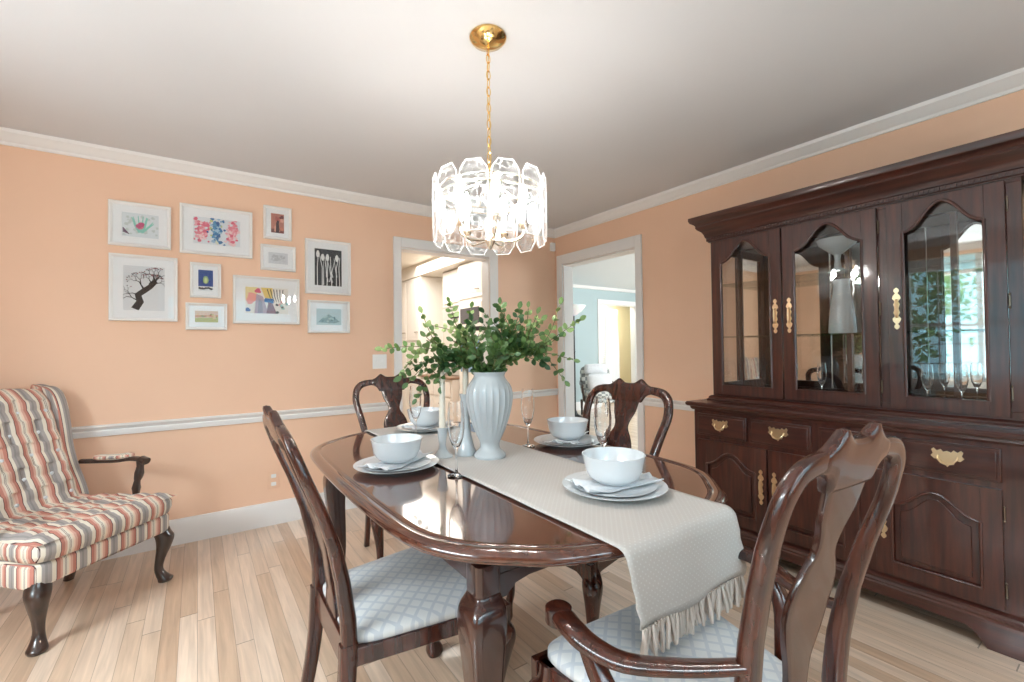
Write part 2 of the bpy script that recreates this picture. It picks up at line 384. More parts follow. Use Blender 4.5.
trim(rail, XL, KO[0]-.07, 'x', YW, -1); trim(rail, KO[1]+.09, XW, 'x', YW, -1); trim(rail, YR, DO[0]-.07, 'y', XW, -1)
trim(base, XL, KO[0]-.07, 'x', YW, -1, 'baseboard_left'); trim(base, KO[1]+.09, XW, 'x', YW, -1, 'baseboard_left.001'); trim(base, YR, DO[0]-.07, 'y', XW, -1, 'baseboard_right')
trim(base, YR, YW, 'y', XL, 1, 'baseboard_side'); trim(base, XL, XW, 'x', YR, 1, 'baseboard_rear')
# casings and jamb linings
def casing(name, f, u0, u1, top, wl, wr, wt):
    g = G()
    def bx(a, b, d0, d1, z0, z1):
        p, q = f(a, d0), f(b, d1); g.box(min(p[0], q[0]), max(p[0], q[0]), min(p[1], q[1]), max(p[1], q[1]), z0, z1)
    bx(u0-wl, u0, -.02, 0, 0, top+wt); bx(u1, u1+wr, -.02, 0, 0, top+wt); bx(u0, u1, -.02, 0, top, top+wt)
    bx(u0-.0, u0+.006, 0, W+.01, 0, top); bx(u1-.006, u1, 0, W+.01, 0, top); bx(u0, u1, 0, W+.02, top-.012, top)
    return struct(name, g, trimm, bevel=.003)
casing('door_1', lambda u, d: (u, YW+d), KO[0], KO[1], KO[2], .065, .09, .08)
casing('door_2', lambda u, d: (XW+d, u), DO[0], DO[1], DO[2], .065, .085, .10)
# kitchen shell
struct('ceiling.001', G().box(-.5, XW, YW+W, 8.6, ZC, ZC+.1), creamw)
struct('wall_kitchen_far', G().box(-.5, XW, 8.2, 8.3, 0, ZC), creamw)
struct('wall_kitchen_left', G().box(-.6, -.5, YW+W, 8.3, 0, ZC), creamw)
struct('wall_kitchen_right', G().box(XW, XW+W, YW+W, 8.3, 0, ZC), creamw)
struct('trim_kitchen_soffit', G().box(2.60, XW, YW+W+.02, 8.2, 2.285, ZC), creamw)
# living room shell
LY = 6.52
g = G(); g.box(XW+W, 6.78, LY, LY+W, 0, ZC); g.box(7.84, 9.3, LY, LY+W, 0, ZC); g.box(6.78, 7.84, LY, LY+W, 2.12, ZC)
struct('wall_living_far', g, bluem)
struct('ceiling.002', G().box(XW+W, 9.4, .3, 8.9, ZC, ZC+.1), mat('living_ceiling_paint', (.80, .86, .90), .6))
struct('wall_living_right', G().box(9.3, 9.4, .3, 8.9, 0, ZC), bluem)
struct('wall_living_near', G().box(XW+W, 9.4, .2, .3, 0, ZC), bluem)
struct('wall_living_left', G().box(XW+W, XW+W+.01, .3, DO[0]-.1, 0, ZC), bluem)
struct('wall_hall_far', G().box(5.8, 9.3, 7.60, 7.7, 0, ZC), yellowm)
trim([(0, 2.40), (.03, 2.41), (.05, 2.46), (0, 2.46)], XW+W, 9.3, 'x', LY, -1)
trim(base, XW+W, 6.70, 'x', LY, -1, 'baseboard_living')
casing('door_3', lambda u, d: (u, LY+d), 6.78, 7.84, 2.12, .09, .09, .09)
# bright hall window with blinds seen through the far opening
g = G(); g.box(7.74, 8.26, 7.56, 7.60, .7, 2.1); 
wo = struct('window_3', g, trimm)
g = G()
for i in range(26): g.box(7.78, 8.22, 7.545, 7.555, .76+i*.05, .79+i*.05)
g.build('blind', mat('white_blind', (.85, .88, .92), .5), wo, kind=None)

# ------------------------------------------------------------ china cabinet (front faces -x)
CF, CB, CY0, CY1 = 2.62, 3.07, .275, 1.712     # lower body
HF, HY0, HY1, HZ0, HZ1 = 2.735, .300, 1.645, .90, 1.90
cab = thing('china_cabinet', 'large dark mahogany china cabinet with three arched glass doors above drawers against the peach wall', 'cabinet', (2.85, 1.0, 0))
CO = (2.85, 1.0, 0)
def cb(g, name, m, bevel=0, par=None, off=CO, **k): return g.build(name, m, par or cab, off=off, bevel=bevel, **k)
fx = lambda x: (lambda u, z, d: (x-d, u, z))     # d grows toward the room
# body carcass
g = G(); g.box(CF, CB, CY0, CY1, .135, .835)
cb(g, 'base_body', cabwood, .004)
# plinth with bracket feet
def plz(u):
    d = min(u-CY0+.02, CY1+.02-u)
    if d < .16: return 0.0
    if d < .215: return .062*math.sin((d-.16)/.055*PI/2)
    c = abs(u-(CY0+CY1)/2)
    return .068 if c > .05 else .058
us = [CY0-.02+(CY1-CY0+.04)*i/140 for i in range(141)]
g = G(); g.slab(us, plz, lambda u: .12, fx(CF), -.0, .022)
def plx(u):
    d = min(u-CF+.02, CB-u); return 0.0 if d < .12 else .06
g.slab([CF-.02+(CB-CF+.02)*i/30 for i in range(31)], plx, lambda u: .12, lambda u, z, d: (u, CY0-.02+d, z), 0, .02)
g.slab([CF-.02+(CB-CF+.02)*i/30 for i in range(31)], plx, lambda u: .12, lambda u, z, d: (u, CY1+.02-d, z), 0, .02)
cb(g, 'plinth', cabwoody, .002)
def mold3(prof, xf, xb, y0, y1):   # profile (out, z) around left, front, right
    g = G(); secs = []
    for cx, cy, sx, sy in ((xb, y1, 0, 1), (xf, y1, -1, 1), (xf, y0, -1, -1), (xb, y0, 0, -1)):
        secs.append([(cx+sx*o, cy+sy*o, z) for o, z in prof])
    return g.loft(secs)
cb(mold3([(0, .105), (.030, .105), (.030, .118), (.024, .124), (.026, .132), (.018, .14), (.018, .150), (.010, .156), (0, .160)], CF, CB, CY0, CY1), 'base_molding', cabwoody, ang=25)
cb(mold3([(-.02, .825), (.008, .825), (.016, .835), (.018, .846), (.032, .850), (.038, .858), (.038, .868), (.032, .876), (-.02, .878)], CF, CB, CY0, CY1), 'worktop_edge', cabwoody, ang=25)
g = G(); g.box(CF-.02, CB, CY0-.02, CY1+.02, .862, .877); cb(g, 'worktop', cabwoody)
# hutch shell : sides with glass, top, bottom, back mirror
g = G(); g.box(HF, CB, HY0, HY1, .905, .93); g.box(HF, CB, HY0, HY1, HZ1-.02, HZ1+.02)
for y in (HY0, HY1-.022):
    g.box(HF, HF+.05, y, y+.022, .93, HZ1); g.box(CB-.05, CB, y, y+.022, .93, HZ1)
    g.box(HF, CB, y, y+.022, .93, .99); g.box(HF, CB, y, y+.022, HZ1-.07, HZ1)
g.box(CB-.012, CB, HY0, HY1, .9, HZ1+.02)
# face frame stiles
for a, b in ((HY0, .345), (.733, .772), (1.628, HY1)): g.box(HF-.004, HF+.02, a, b, .945, 1.885)
g.box(HF-.004, HF+.02, HY0, HY1, .905, .945); g.box(HF-.004, HF+.02, HY0, HY1, 1.885, HZ1+.01)
cb(g, 'hutch_body', cabwood, .002)
g = G(); g.box(CB-.018, CB-.013, HY0+.03, HY1-.03, .94, HZ1-.03); cb(g, 'mirror_back', mirrorm)
g = G(); g.box(HF+.05, CB-.05, HY0+.008, HY0+.012, .99, HZ1-.07); cb(g, 'side_pane', paneglass)
g = G(); g.box(HF+.05, CB-.05, HY1-.012, HY1-.008, .99, HZ1-.07); cb(g, 'side_pane', paneglass)
for z in (1.285, 1.62):
    g = G(); g.box(HF+.05, CB-.03, HY0+.03, HY1-.03, z-.004, z+.004); cb(g, 'glass_shelf', shelfglass)
g = G()
for y in (1.0, 1.34, .56):
    g.box(CB-.035, CB-.02, y-.012, y+.012, .94, HZ1-.03)
cb(g, 'shelf_upright', cabwood)
cb(mold3([(0, .878), (.030, .878), (.030, .888), (.022, .896), (.022, .903), (.012, .912), (0, .914)], HF, CB, HY0, HY1), 'hutch_base_molding', cabwoody, ang=25)
cb(mold3([(0, 1.90), (.012, 1.90), (.012, 1.905), (.02, 1.908), (.02, 1.928), (.026, 1.932), (.03, 1.95), (.04, 1.968), (.06, 1.985), (.068, 1.998), (.066, 2.008), (.074, 2.018), (.092, 2.030), (.098, 2.045), (.098, 2.062), (0, 2.062)], HF, CB, HY0, HY1), 'cornice', cabwoody, ang=25)
g = G(); g.box(HF-.09, CB, HY0-.08, HY1+.08, 2.045, 2.06); cb(g, 'cornice_top', cabwoody)
g = G(); nd = 74
for i in range(nd):
    y = HY0+(HY1-HY0)*(i+.5)/nd; g.box(HF-.026, HF-.018, y-.0055, y+.0055, 1.911, 1.925)
cb(g, 'dentil_molding', cabwoody)
def bracket_handle(par, y, z, x):       # tall brass door pull with back plates
    g = G()
    pts = []
    prof = [(-.098, .002), (-.090, .009), (-.082, .010), (-.073, .004), (-.060, .013), (-.048, .016), (-.034, .006), (-.020, .012), (0, .007), (.020, .012), (.034, .006), (.048, .016), (.060, .013), (.073, .004), (.082, .010), (.090, .009), (.098, .002)]
    pts = [(y+w_, z+h_) for h_, w_ in prof]+[(y-w_, z+h_) for h_, w_ in reversed(prof)]
    g.poly(pts, fx(x), 0, .003)
    g.tube([(x-.003, y, z+.042), (x-.018, y, z+.034), (x-.022, y, z), (x-.018, y, z-.034), (x-.003, y, z-.042)], .004, 8)
    cb(g, 'pull_handle', oldbrass, 0, par, smooth=True)
def hinge(par, y, z, x):
    g = G(); g.tube([(x-.006, y, z-.022), (x-.006, y, z+.022)], .004, 8); g.lathe([(.001, -.034), (.005, -.028), (.002, -.022)], 8, (x-.006, y, z)); g.lathe([(.002, .022), (.005, .028), (.001, .034)], 8, (x-.006, y, z))
    cb(g, 'hinge', steel, 0, par)
def arch(u, c, hw, zs, rise):           # cathedral arch line
    t = abs(u-c)/hw
    if t >= 1: return zs
    if t > .72: return zs + rise*.10*(1-(t-.72)/.28)*0 + rise*.16*((1-t)/.28)**1.6
    s = t/.72; return zs + rise*(.16+.84*(.5+.5*math.cos(PI*s))**.66)
def outline(c, hw, z0, zs, rise, n=36):
    top = [(c+hw-2*hw*i/n, arch(c+hw-2*hw*i/n, c, hw, zs, rise)) for i in range(n+1)]
    return [(c-hw, z0), (c+hw, z0)]+top
def closed_tube(g, pts, rad, x, n=8):
    P = [Vector((x, a, b)) for a, b in pts]; N = len(P); secs = []
    for i, p in enumerate(P):
        t = (P[(i+1) % N]-P[i-1]).normalized(); a = t.cross(Vector((1, 0, 0))).normalized()
        secs.append([p+a*math.cos(2*PI*j/n)*rad+Vector((1, 0, 0))*math.sin(2*PI*j/n)*rad*.8 for j in range(n)])
    secs.append(secs[0]); g.loft(secs, True, False)
def framed(y0, y1, z0, z1, s, x, zs, rise, th):
    c = (y0+y1)/2; hw = (y1-y0)/2-s; g = G(); f = fx(x)
    g.poly([(y0, z0), (y0+s, z0), (y0+s, z1), (y0, z1)], f, 0, th); g.poly([(y1-s, z0), (y1, z0), (y1, z1), (y1-s, z1)], f, 0, th)
    g.poly([(y0+s, z0), (y1-s, z0), (y1-s, z0+s), (y0+s, z0+s)], f, 0, th)
    us = [c-hw+2*hw*i/40 for i in range(41)]
    g.slab(us, lambda u: arch(u, c, hw, zs, rise), lambda u: z1, f, 0, th)
    closed_tube(g, outline(c, hw, z0+s, zs, rise), .007, x-th)
    return g, c, hw
# upper glass doors
for (a, b, hside, hg) in ((1.212, 1.628, -1, 1), (.772, 1.204, 1, -1), (.345, .733, 1, -1)):
    g, c, hw = framed(a, b, .925, 1.893, .060, HF-.004, 1.748, .118, .022)
    d = cb(g, 'glazed_door', cabwood, .0015)
    k = G(); k.poly(outline(c, hw+.003, .985, 1.748, .118), fx(HF+.004), 0, .004); cb(k, 'door_pane', paneglass, 0, d)
    hy = b-.033 if hside > 0 else a+.033
    bracket_handle(d, hy, 1.395, HF-.026)
    for z in (1.02, 1.40, 1.80): hinge(d, a-.004 if hg < 0 and hside > 0 else b+.004, z, HF-.004)
# lower doors with raised cathedral panels
for (a, b, hs) in ((1.262, 1.682, -1), (.835, 1.250, 1), (.362, .770, 1)):
    g, c, hw = framed(a, b, .175, .645, .062, CF, .50, .082, .018)
    d = cb(g, 'panel_door', cabwood, .0015)
    k = G(); k.poly(outline(c, hw+.002, .237, .50, .082), fx(CF+.001), 0, .006); k.poly(outline(c, hw-.028, .265, .474, .080), fx(CF-.004), 0, .010)
    cb(k, 'raised_panel', cabwood, .004, d)
    bracket_handle(d, b-.03 if hs > 0 else a+.03, .43, CF-.018)
    if hs > 0 and a < .5:
        for z in (.25, .55): hinge(d, a-.004, z, CF)
# drawers
for a, b in ((1.372, 1.684), (1.037, 1.352), (.690, 1.000), (.362, .672)):
    g = G(); g.poly([(a, .672), (b, .672), (b, .806), (a, .806)], fx(CF), 0, .014); g.poly([(a+.012, .684), (b-.012, .684), (b-.012, .794), (a+.012, .794)], fx(CF-.014), 0, .006)
    d = cb(g, 'drawer', cabwoody, .003)
    c = (a+b)/2; z = .742; h = G()
    half = [(0, .024), (.010, .020), (.016, .028), (.026, .022), (.034, .030), (.040, .024), (.036, .012), (.042, .004), (.032, -.006), (.022, -.004), (.016, -.018), (.006, -.020), (0, -.028)]
    half = [(a_*1.25, b_*1.3) for a_, b_ in half]
    pts = [(c+q[0], z+q[1]) for q in half]+[(c-q[0], z+q[1]) for q in reversed(half[1:-1])]
    h.poly(pts, fx(CF-.020), 0, .003)
    h.tube([(CF-.024, c-.030, z+.010), (CF-.034, c-.030, z-.002), (CF-.038, c-.018, z-.018), (CF-.038, c, z-.024), (CF-.038, c+.018, z-.018), (CF-.034, c+.030, z-.002), (CF-.024, c+.030, z+.010)], .0038, 8)
    cb(h, 'bail_pull', oldbrass, 0, d)
# things kept inside the cabinet
def lathe_thing(name, prof, loc, m, label, cat, group=None, n=32, flute=None):
    o = G().lathe(prof, n, flute=flute).build(name, m, smooth=True, ang=40); o.location = loc; tag(o, label, cat, group); return o
fl_prof = [(.0335, 0), (.034, .003), (.020, .006), (.006, .012), (.0035, .03), (.0035, .085), (.006, .097), (.016, .112), (.026, .140), (.0318, .175), (.0325, .205), (.029, .250), (.0265, .275),
           (.0255, .275), (.028, .250), (.0312, .205), (.0305, .176), (.0245, .142), (.014, .116), (.003, .106)]
def flute_glass(loc, label, group, s=1.0, prof=fl_prof):
    o = G().lathe([(r*s, z*s) for r, z in prof], 28, caps=True).build('champagne_flute', stemglass, ang=60); o.location = loc
    return tag(o, label, 'glass', group)
cabfl = [(2.86, 1.075, .93), (2.86, .865, .93), (2.90, .640, .93), (2.90, .520, .93)]
cabl = ['clear champagne flute inside cabinet behind the middle glass door, at its left', 'clear champagne flute inside cabinet behind the middle glass door, near its right edge',
        'clear champagne flute inside cabinet behind the right glass door, left one', 'clear champagne flute inside cabinet behind the right glass door, centre one']
for p, q in zip(cabfl, cabl): flute_glass(p, q, 'flutes on the cabinet floor', .72)
lathe_thing('milk_glass_compote', [(.0, .0), (.045, 0), (.046, .006), (.018, .03), (.014, .07), (.018, .10), (.05, .125), (.085, .155), (.098, .185), (.094, .187), (.078, .160), (.02, .125), (0, .12)],
            (2.90, 1.0, 1.624), ceramic, 'white footed bowl on the upper glass shelf of the cabinet', 'bowl', n=40)
lathe_thing('tall_white_vase', [(0, 0), (.062, 0), (.064, .01), (.056, .12), (.042, .22), (.036, .27), (.042, .295), (.038, .296), (.032, .27), (.036, .2), (0, .19)],
            (2.90, .985, 1.289), ceramic, 'tall white tapered vase on the middle glass shelf of the cabinet', 'vase', n=40)

# ------------------------------------------------------------ dining table
TC = (1.025, 1.69)
qp = [(0, .985), (.12, .975), (.235, .949), (.352, .901), (.430, .840), (.500, .775), (.553, .700), (.588, .61), (.606, .48), (.614, .25), (.617, 0)]
qp = smooth_path(qp, 3)
ol = qp+[(x, -y) for x, y in reversed(qp[:-1])]
ol = ol+[(-x, y) for x, y in reversed(ol[1:-1])]
def offs(d):
    out = []; n = len(ol)
    for i, (x, y) in enumerate(ol):
        a, b = ol[i-1], ol[(i+1) % n]; tx, ty = b[0]-a[0], b[1]-a[1]; L_ = math.hypot(tx, ty); nx, ny = -ty/L_, tx/L_
        out.append((x+nx*d, y+ny*d))
    return out
def ring(d, z): return [(x, y, z) for x, y in offs(d)]
# orientation check: positive offset must grow outward
_a = offs(.01); _s = 1 if abs(_a[0][1]) > abs(ol[0][1]) else -1
table = thing('dining_table', 'long polished mahogany dining table with rounded corners, set for four under a pale runner', 'table', (TC[0], TC[1], 0))
prof = [(-.06, .7575), (-.047, .7575), (-.044, .7555), (-.040, .7575), (-.036, .760), (-.020, .760), (-.008, .756), (-.001, .749), (0, .742), (-.003, .735), (-.012, .731), (-.012, .727), (-.020, .722), (-.035, .720), (-.06, .720)]
g = G(); g.loft([ring(d*_s, z) for d, z in prof])
g.build('table_top', topwood, table, ang=50)
# apron frame and legs
LX, LYT = .440, .715
g = G()
for s in (-1, 1):
    g.box(s*LX-.012, s*LX+.012, -LYT, LYT, .630, .721); g.box(-LX, LX, s*LYT-.012, s*LYT+.012, .630, .721)
g.build('apron', darkwood, table, bevel=.003)
leg = smooth_path([(0, .70, .034), (0, .64, .034), (0, .622, .035), (.008, .595, .048), (.011, .55, .050), (.009, .46, .043), (.002, .36, .037), (-.006, .24, .029), (-.006, .14, .024), (.002, .075, .024), (.012, .04, .033), (.014, .02, .038), (.012, 0, .034)], 3)
for sx in (-1, 1):
    for sy in (-1, 1):
        g = G(); g.vtube([(sx*(LX+o), sy*(LYT+o), z) for o, z, r in leg], [r for o, z, r in leg], n=40, sq=6)
        g.build('leg', darkwood, table, ang=45)
for sx in (-1, 1):   # knee blocks under the apron
    for sy in (-1, 1):
        g = G(); g.poly([(0, .66), (0, .60), (.03, .60), (.06, .625), (.10, .632), (.10, .66)], lambda u, z, d: (sx*(LX-.03-u), sy*(LYT+d), z), -.012, .014)
        g.build('knee_block', darkwood, table)

# ------------------------------------------------------------ chairs
def bend(z): return interp([(0, -.235), (.40, -.225), (.50, -.228), (.60, -.242), (.70, -.265), (.80, -.300), (.90, -.342), (.97, -.368), (1.06, -.395)], z)
def make_chair(wf=.266, wr=.20, arms=False, depth=(.242, -.225), label='', k=1.0, lean=1.0):
    t = thing('dining_armchair' if arms else 'dining_chair', label, 'chair')
    yf, yr = depth
    # seat
    secs = []
    n = 40
    for z, ins in ((.418, .012), (.432, .004), (.446, .004), (.456, .016), (.463, .040), (.467, .09), (.469, .16)):
        q = []
        for j in range(n):
            x, y = se(2*PI*j/n, 7); yy = (yf+yr)/2+y*((yf-yr)/2+.006-ins); tt = (yy-yr)/(yf-yr); hw = lerp(wr, wf, tt)-ins-.002
            q.append((x*hw, yy, z))
        secs.append(q)
    G().loft(secs).build('seat', damask, t, ang=60)
    # rails
    g = G()
    def scal(u0, u1, h):
        return lambda u: .352+h*max(0, math.sin(PI*min(max((min(u-u0, u1-u)-.03)/.05, 0), 1)/2))
    us = [lerp(-wf, wf, i/30) for i in range(31)]
    g.slab(us, scal(-wf, wf, .028), lambda u: .425, lambda u, z, d: (u, yf-.022+d, z), 0, .024)
    for s in (-1, 1):
        us = [lerp(yr, yf-.02, i/24) for i in range(25)]
        g.slab(us, scal(yr-.06, yf, .026), lambda u: .425, lambda u, z, d: (s*(lerp(wr, wf, (u-yr)/(yf-yr))-.024+d), u, z), 0, .022)
    g.box(-wr, wr, yr-.014, yr+.012, .36, .44)
    g.build('seat_frame', chairwood, t, bevel=.002)
    # front cabriole legs
    lp = smooth_path([(-.012, .425, .026), (-.010, .39, .028), (.004, .355, .035), (.008, .325, .034), (.002, .27, .027), (-.008, .19, .020), (-.010, .12, .0165), (-.002, .07, .018), (.008, .035, .030), (.010, .015, .033), (.008, 0, .026)], 3)
    for s in (-1, 1):
        g = G(); g.vtube([(s*(wf-.018+o), yf-.026+o, z) for o, z, r in lp], [r for o, z, r in lp], n=16, sq=2.6)
        g.build('leg', chairwood, t, ang=50)
    # rear legs
    for s in (-1, 1):
        zz = [(.44, yr-.004, .021), (.30, yr-.012, .020), (.15, yr-.035, .018), (0, yr-.075, .018)]
        zz = smooth_path(zz, 3)
        g = G(); g.vtube([(s*(wr-.014), y, z) for z, y, r in zz], [r*.85 for z, y, r in zz], [r*1.1 for z, y, r in zz], n=16, sq=5)
        g.build('leg', chairwood, t, ang=40)
    bo = yr+.225
    bd = lambda z: -.228+(bend(z)+.228)*(lean if z > .5 else 1)+bo
    # hoop posts
    def ribbon(g, pts, n=14, sq=3.2):   # pts (x,z,halfwidth,halfthick), lies on the bent back sheet
        secs = []
        for i, (x, z, hw, ht) in enumerate(pts):
            a = pts[max(i-1, 0)]; b_ = pts[min(i+1, len(pts)-1)]; tx, tz = b_[0]-a[0], b_[1]-a[1]; L_ = math.hypot(tx, tz) or 1; nx, nz = tz/L_, -tx/L_
            q = []
            for j in range(n):
                cu, cv = se(2*PI*j/n, sq); xx, z2 = x+nx*cu*hw, z+nz*cu*hw
                q.append((xx, bd(z2)+cv*ht, z2))
            secs.append(q)
        g.loft(secs)
    sw = (wr-.014)/.186
    for s in (-1, 1):
        pp = smooth_path([(.186, .40, .019, .021), (.180, .50, .018, .021), (.185, .60, .018, .020), (.203, .70, .019, .018), (.226, .80, .020, .016), (.246, .88, .020, .015), (.244, .93, .020, .014), (.232, .965, .020, .014), (.205, .990, .020, .013), (.168, 1.000, .019, .013), (.13, 1.004, .018, .013)], 3)
        g = G(); ribbon(g, [(s*(x*lerp(sw, k*.955, min(1, max(0, (z-.45)/.4)))), z, hw, ht) for x, z, hw, ht in pp])
        g.build('back_post', chairwood, t, ang=50)
    # yoke crest rail
    def ctop(x): return interp(ctp, abs(x)/k)
    def cbot(x): return interp(cbp, abs(x)/k)
    ctp = smooth_path([(0, 1.034), (.03, 1.036), (.05, 1.047), (.066, 1.055), (.085, 1.042), (.105, 1.028), (.14, 1.016), (.17, 1.010)], 3)
    cbp = [(0, .944), (.082, .944), (.086, .950), (.090, .960), (.100, .972), (.115, .981), (.14, .987), (.17, .992)]
    g = G(); secs = []
    for i in range(61):
        x = (-.165+.33*i/60)*k; a, b_ = cbot(x), ctop(x); q = []
        for j in range(16):
            cu, cv = se(2*PI*j/16+.001, 4); z = (a+b_)/2+cu*(b_-a)/2; q.append((x, bd(z)+cv*(.0142-.006*max(0, abs(x)/k-.12)/.045), z))
        secs.append(q)
    g.loft(secs); g.build('crest_rail', chairwood, t, ang=50)
    sp_ = [(.425, .062), (.46, .060), (.50, .045), (.55, .036), (.60, .042), (.65, .062), (.70, .076), (.745, .078), (.785, .062), (.815, .042), (.835, .037), (.86, .043), (.89, .058), (.92, .066), (.955, .072)]
    sp_ = smooth_path(sp_, 3)
    g = G(); ribbon(g, [(0, z, w_, .0075) for z, w_ in sp_], 16, 6)
    g.build('splat', chairwood, t, ang=50)
    if arms:
        for s in (-1, 1):
            y0 = bd(.68)
            ap = smooth_path([(.172, y0+.004, .655), (.222, y0+.09, .620), (.285, y0+.18, .600), (.314, y0+.25, .604), (.320, y0+.30, .612), (.312, y0+.345, .612)], 4)
            g = G(); g.tube([(s*x, y, z) for x, y, z in ap], [.017+.010*min(1, i/14) for i in range(len(ap))], 14, sq=3, asp=.55)
            g.lathe([(.026, -.020), (.030, -.016), (.030, .014), (.024, .018)], 24, (s*.310, y0+.365, .610))
            g.build('arm_rest', chairwood, t, ang=50)
            sp2 = smooth_path([(wf-.012, -.06, .36), (wf+.0, -.055, .44), (wf+.014, -.045, .52), (wf+.022, -.02, .56), (wf+.024, .01, .605)], 4)
            g = G(); g.tube([(s*x, y, z) for x, y, z in sp2], [.022, .022]+[.020]*(len(sp2)-2), 14, sq=3.5, upv=(0, 1, 0))
            g.build('arm_support', chairwood, t, ang=50)
    return t
ch = make_chair(label='mahogany dining chair seen from its side, on the left of the table nearest the camera')
ch.location = (.560, 1.44, 0); ch.rotation_euler = (0, 0, -PI/2)
ch['group'] = 'side chairs round the table'; ch.scale = (1, 1, 1.015)
dup(ch, (1.395, 1.485, 0), PI/2+.09, 'mahogany dining chair behind the table, its back in front of the living room doorway')
dup(ch, (1.04, 2.56, 0), PI-.06, 'mahogany dining chair at the far end of the table below the kitchen opening')
arm = make_chair(.288, .182, True, (.265, -.225), 'mahogany armchair with curved arms, nearest the camera at the near table end', .87, .75)
arm.location = (.968, .648, 0); arm.scale = (1, 1, 1.034); arm.rotation_euler = (0, 0, -.08)

# ------------------------------------------------------------ runner
R0, R1, RX0, RX1 = TC[1]-.985, TC[1]+.975, .800, 1.262
path = []   # arc along length : (y,z)
zt = .7665
def endarc(yc, s, drop):
    out = [(yc-s*.03, zt)]
    for i in range(1, 7):
        a = PI/2*i/6; out.append((yc-s*.03+s*.034*math.sin(a), zt-.034+.034*math.cos(a)))
    out += [(yc+s*(.006+.006*math.sin(q*3)), zt-.034-drop*q/6) for q in range(1, 7)]
    return out
near = endarc(R0-.006, -1, .165); far = endarc(R1, 1, .14)
path = near[::-1]+[(lerp(R0+.05, R1-.05, i/50), zt) for i in range(51)]+far
g = G(); nx = 24; g.uv = []; acc = 0; V = []
for i, (y, z) in enumerate(path):
    if i: acc += math.hypot(y-path[i-1][0], z-path[i-1][1])
    hang = max(0, (zt-.03-z)/.16)
    for j in range(nx+1):
        u_ = j/nx; x = lerp(RX0+.045*hang*(y < 1), RX1+.035*hang*(y < 1), u_)
        V.append((x, y+(.006*math.sin(u_*9+1)*hang if hang > 0 else 0), z+.0006*math.sin(y*23+u_*5))); g.uv.append((u_*.46, acc))
F = [(i*(nx+1)+j, i*(nx+1)+j+1, (i+1)*(nx+1)+j+1, (i+1)*(nx+1)+j) for i in range(len(path)-1) for j in range(nx)]
g.add(V, F)
run = g.build('table_runner', runm); so = run.modifiers.new('thick', 'SOLIDIFY'); so.thickness = .003; so.offset = -1
tag(run, 'pale beige woven table runner with tasselled fringe hanging over the near table end', 'table runner')
for s, (yy, zz), xa, xb in ((-1, path[0], RX0+.045, RX1+.035), (1, path[-1], RX0, RX1)):
    fr_ = G()
    for i in range(40):
        x = lerp(xa, xb, (i+.5)/40); j1, j2 = random.uniform(-.012, .012), random.uniform(-.010, .016)
        fr_.tube([(x, yy, zz+.004), (x+j1*.2, yy+j2*.5, zz-.012), (x+j1, yy+j2, zz-.045), (x+j1*1.3, yy+j2*1.2, zz-.062-random.uniform(0, .012))], [.0035, .0055, .0062, .0045], 6)
        fr_.tube([(x+.004, yy+.003, zz), (x+.006-j1, yy+.006, zz-.035), (x+.008-j1, yy-.003, zz-.06)], [.002, .004, .002], 5)
    fr_.build('fringe', fringem, run)

# ------------------------------------------------------------ place settings
plate_p = [(0, 0), (.095, 0), (.100, .004), (.112, .008), (.150, .016), (.165, .020), (.166, .022), (.150, .0195), (.112, .0115), (.098, .007), (0, .006)]
small_p = [(0, 0), (.075, 0), (.080, .004), (.100, .007), (.132, .013), (.1335, .015), (.122, .0145), (.090, .008), (0, .006)]
bowl_p = [(0, 0), (.054, 0), (.056, .004), (.070, .008), (.082, .020), (.091, .042), (.099, .082), (.101, .088), (.097, .088), (.088, .045), (.079, .025), (.062, .014), (0, .011)]
def napkin(loc, rz, label):
    g = G(); secs = []; n = 26; mw = 20
    V = []
    for i in range(n+1):
        a = -1+2*i/n
        for j in range(mw+1):
            b_ = -1+2*j/mw
            wd = .052*(1+.55*abs(a)**1.5)
            x = a*.135; y = b_*wd+.012*math.sin(a*3)
            fold = .006*(math.sin(b_*8+a*2.2)+.6*math.sin(b_*14-a*3))*(.25+abs(a))
            z = .006+max(fold, -.003)+.012*abs(a)**2
            V.append((x, y, z))
    g.add(V, [(i*(mw+1)+j, i*(mw+1)+j+1, (i+1)*(mw+1)+j+1, (i+1)*(mw+1)+j) for i in range(n) for j in range(mw)])
    o = g.build('napkin', napkinm, ang=180); m_ = o.modifiers.new('thick', 'SOLIDIFY'); m_.thickness = .003
    o.location = loc; o.rotation_euler = (0, 0, rz); return tag(o, label, 'napkin', 'napkins under the bowls')
sets = [((.655, 1.75), .758, .5, 'at the left of the table'), ((1.490, 1.665), .758, .6, 'on the right beyond the runner'),
        ((1.075, 2.42), .767, .3, 'at the far table end behind the candles'), ((1.105, 1.015), .767, -.25, 'at the near table end on the runner')]
for (x, y), z, rz, wh in sets:
    o = G().lathe(plate_p, 56).build('dinner_plate', porcelain, ang=60); o.location = (x, y, z); tag(o, 'large white dinner plate '+wh, 'plate', 'dinner plates')
    o = G().lathe(small_p, 56).build('salad_plate', porcelain, ang=60); o.location = (x, y, z+.0075); tag(o, 'small white plate on the dinner plate '+wh, 'plate', 'salad plates')
    napkin((x, y, z+.014), rz, 'folded white napkin under the bowl '+wh)
    o = G().lathe(bowl_p, 56).build('bowl', porcelain, ang=60); o.location = (x, y, z+.030); tag(o, 'deep white bowl '+wh, 'bowl', 'white bowls')
for loc, lab in (((.790, 1.500, .759), 'clear champagne flute standing on bare wood beside the left place setting'), ((1.300, 1.735, .759), 'clear champagne flute standing right of the big white vase'),
                 ((1.235, 1.185, .766), 'clear champagne flute behind the nearest bowl on the runner'), ((.925, 2.20, .767), 'clear champagne flute in front of the far end bowl')):
    flute_glass(loc, lab, 'champagne flutes on the table', 1.0)

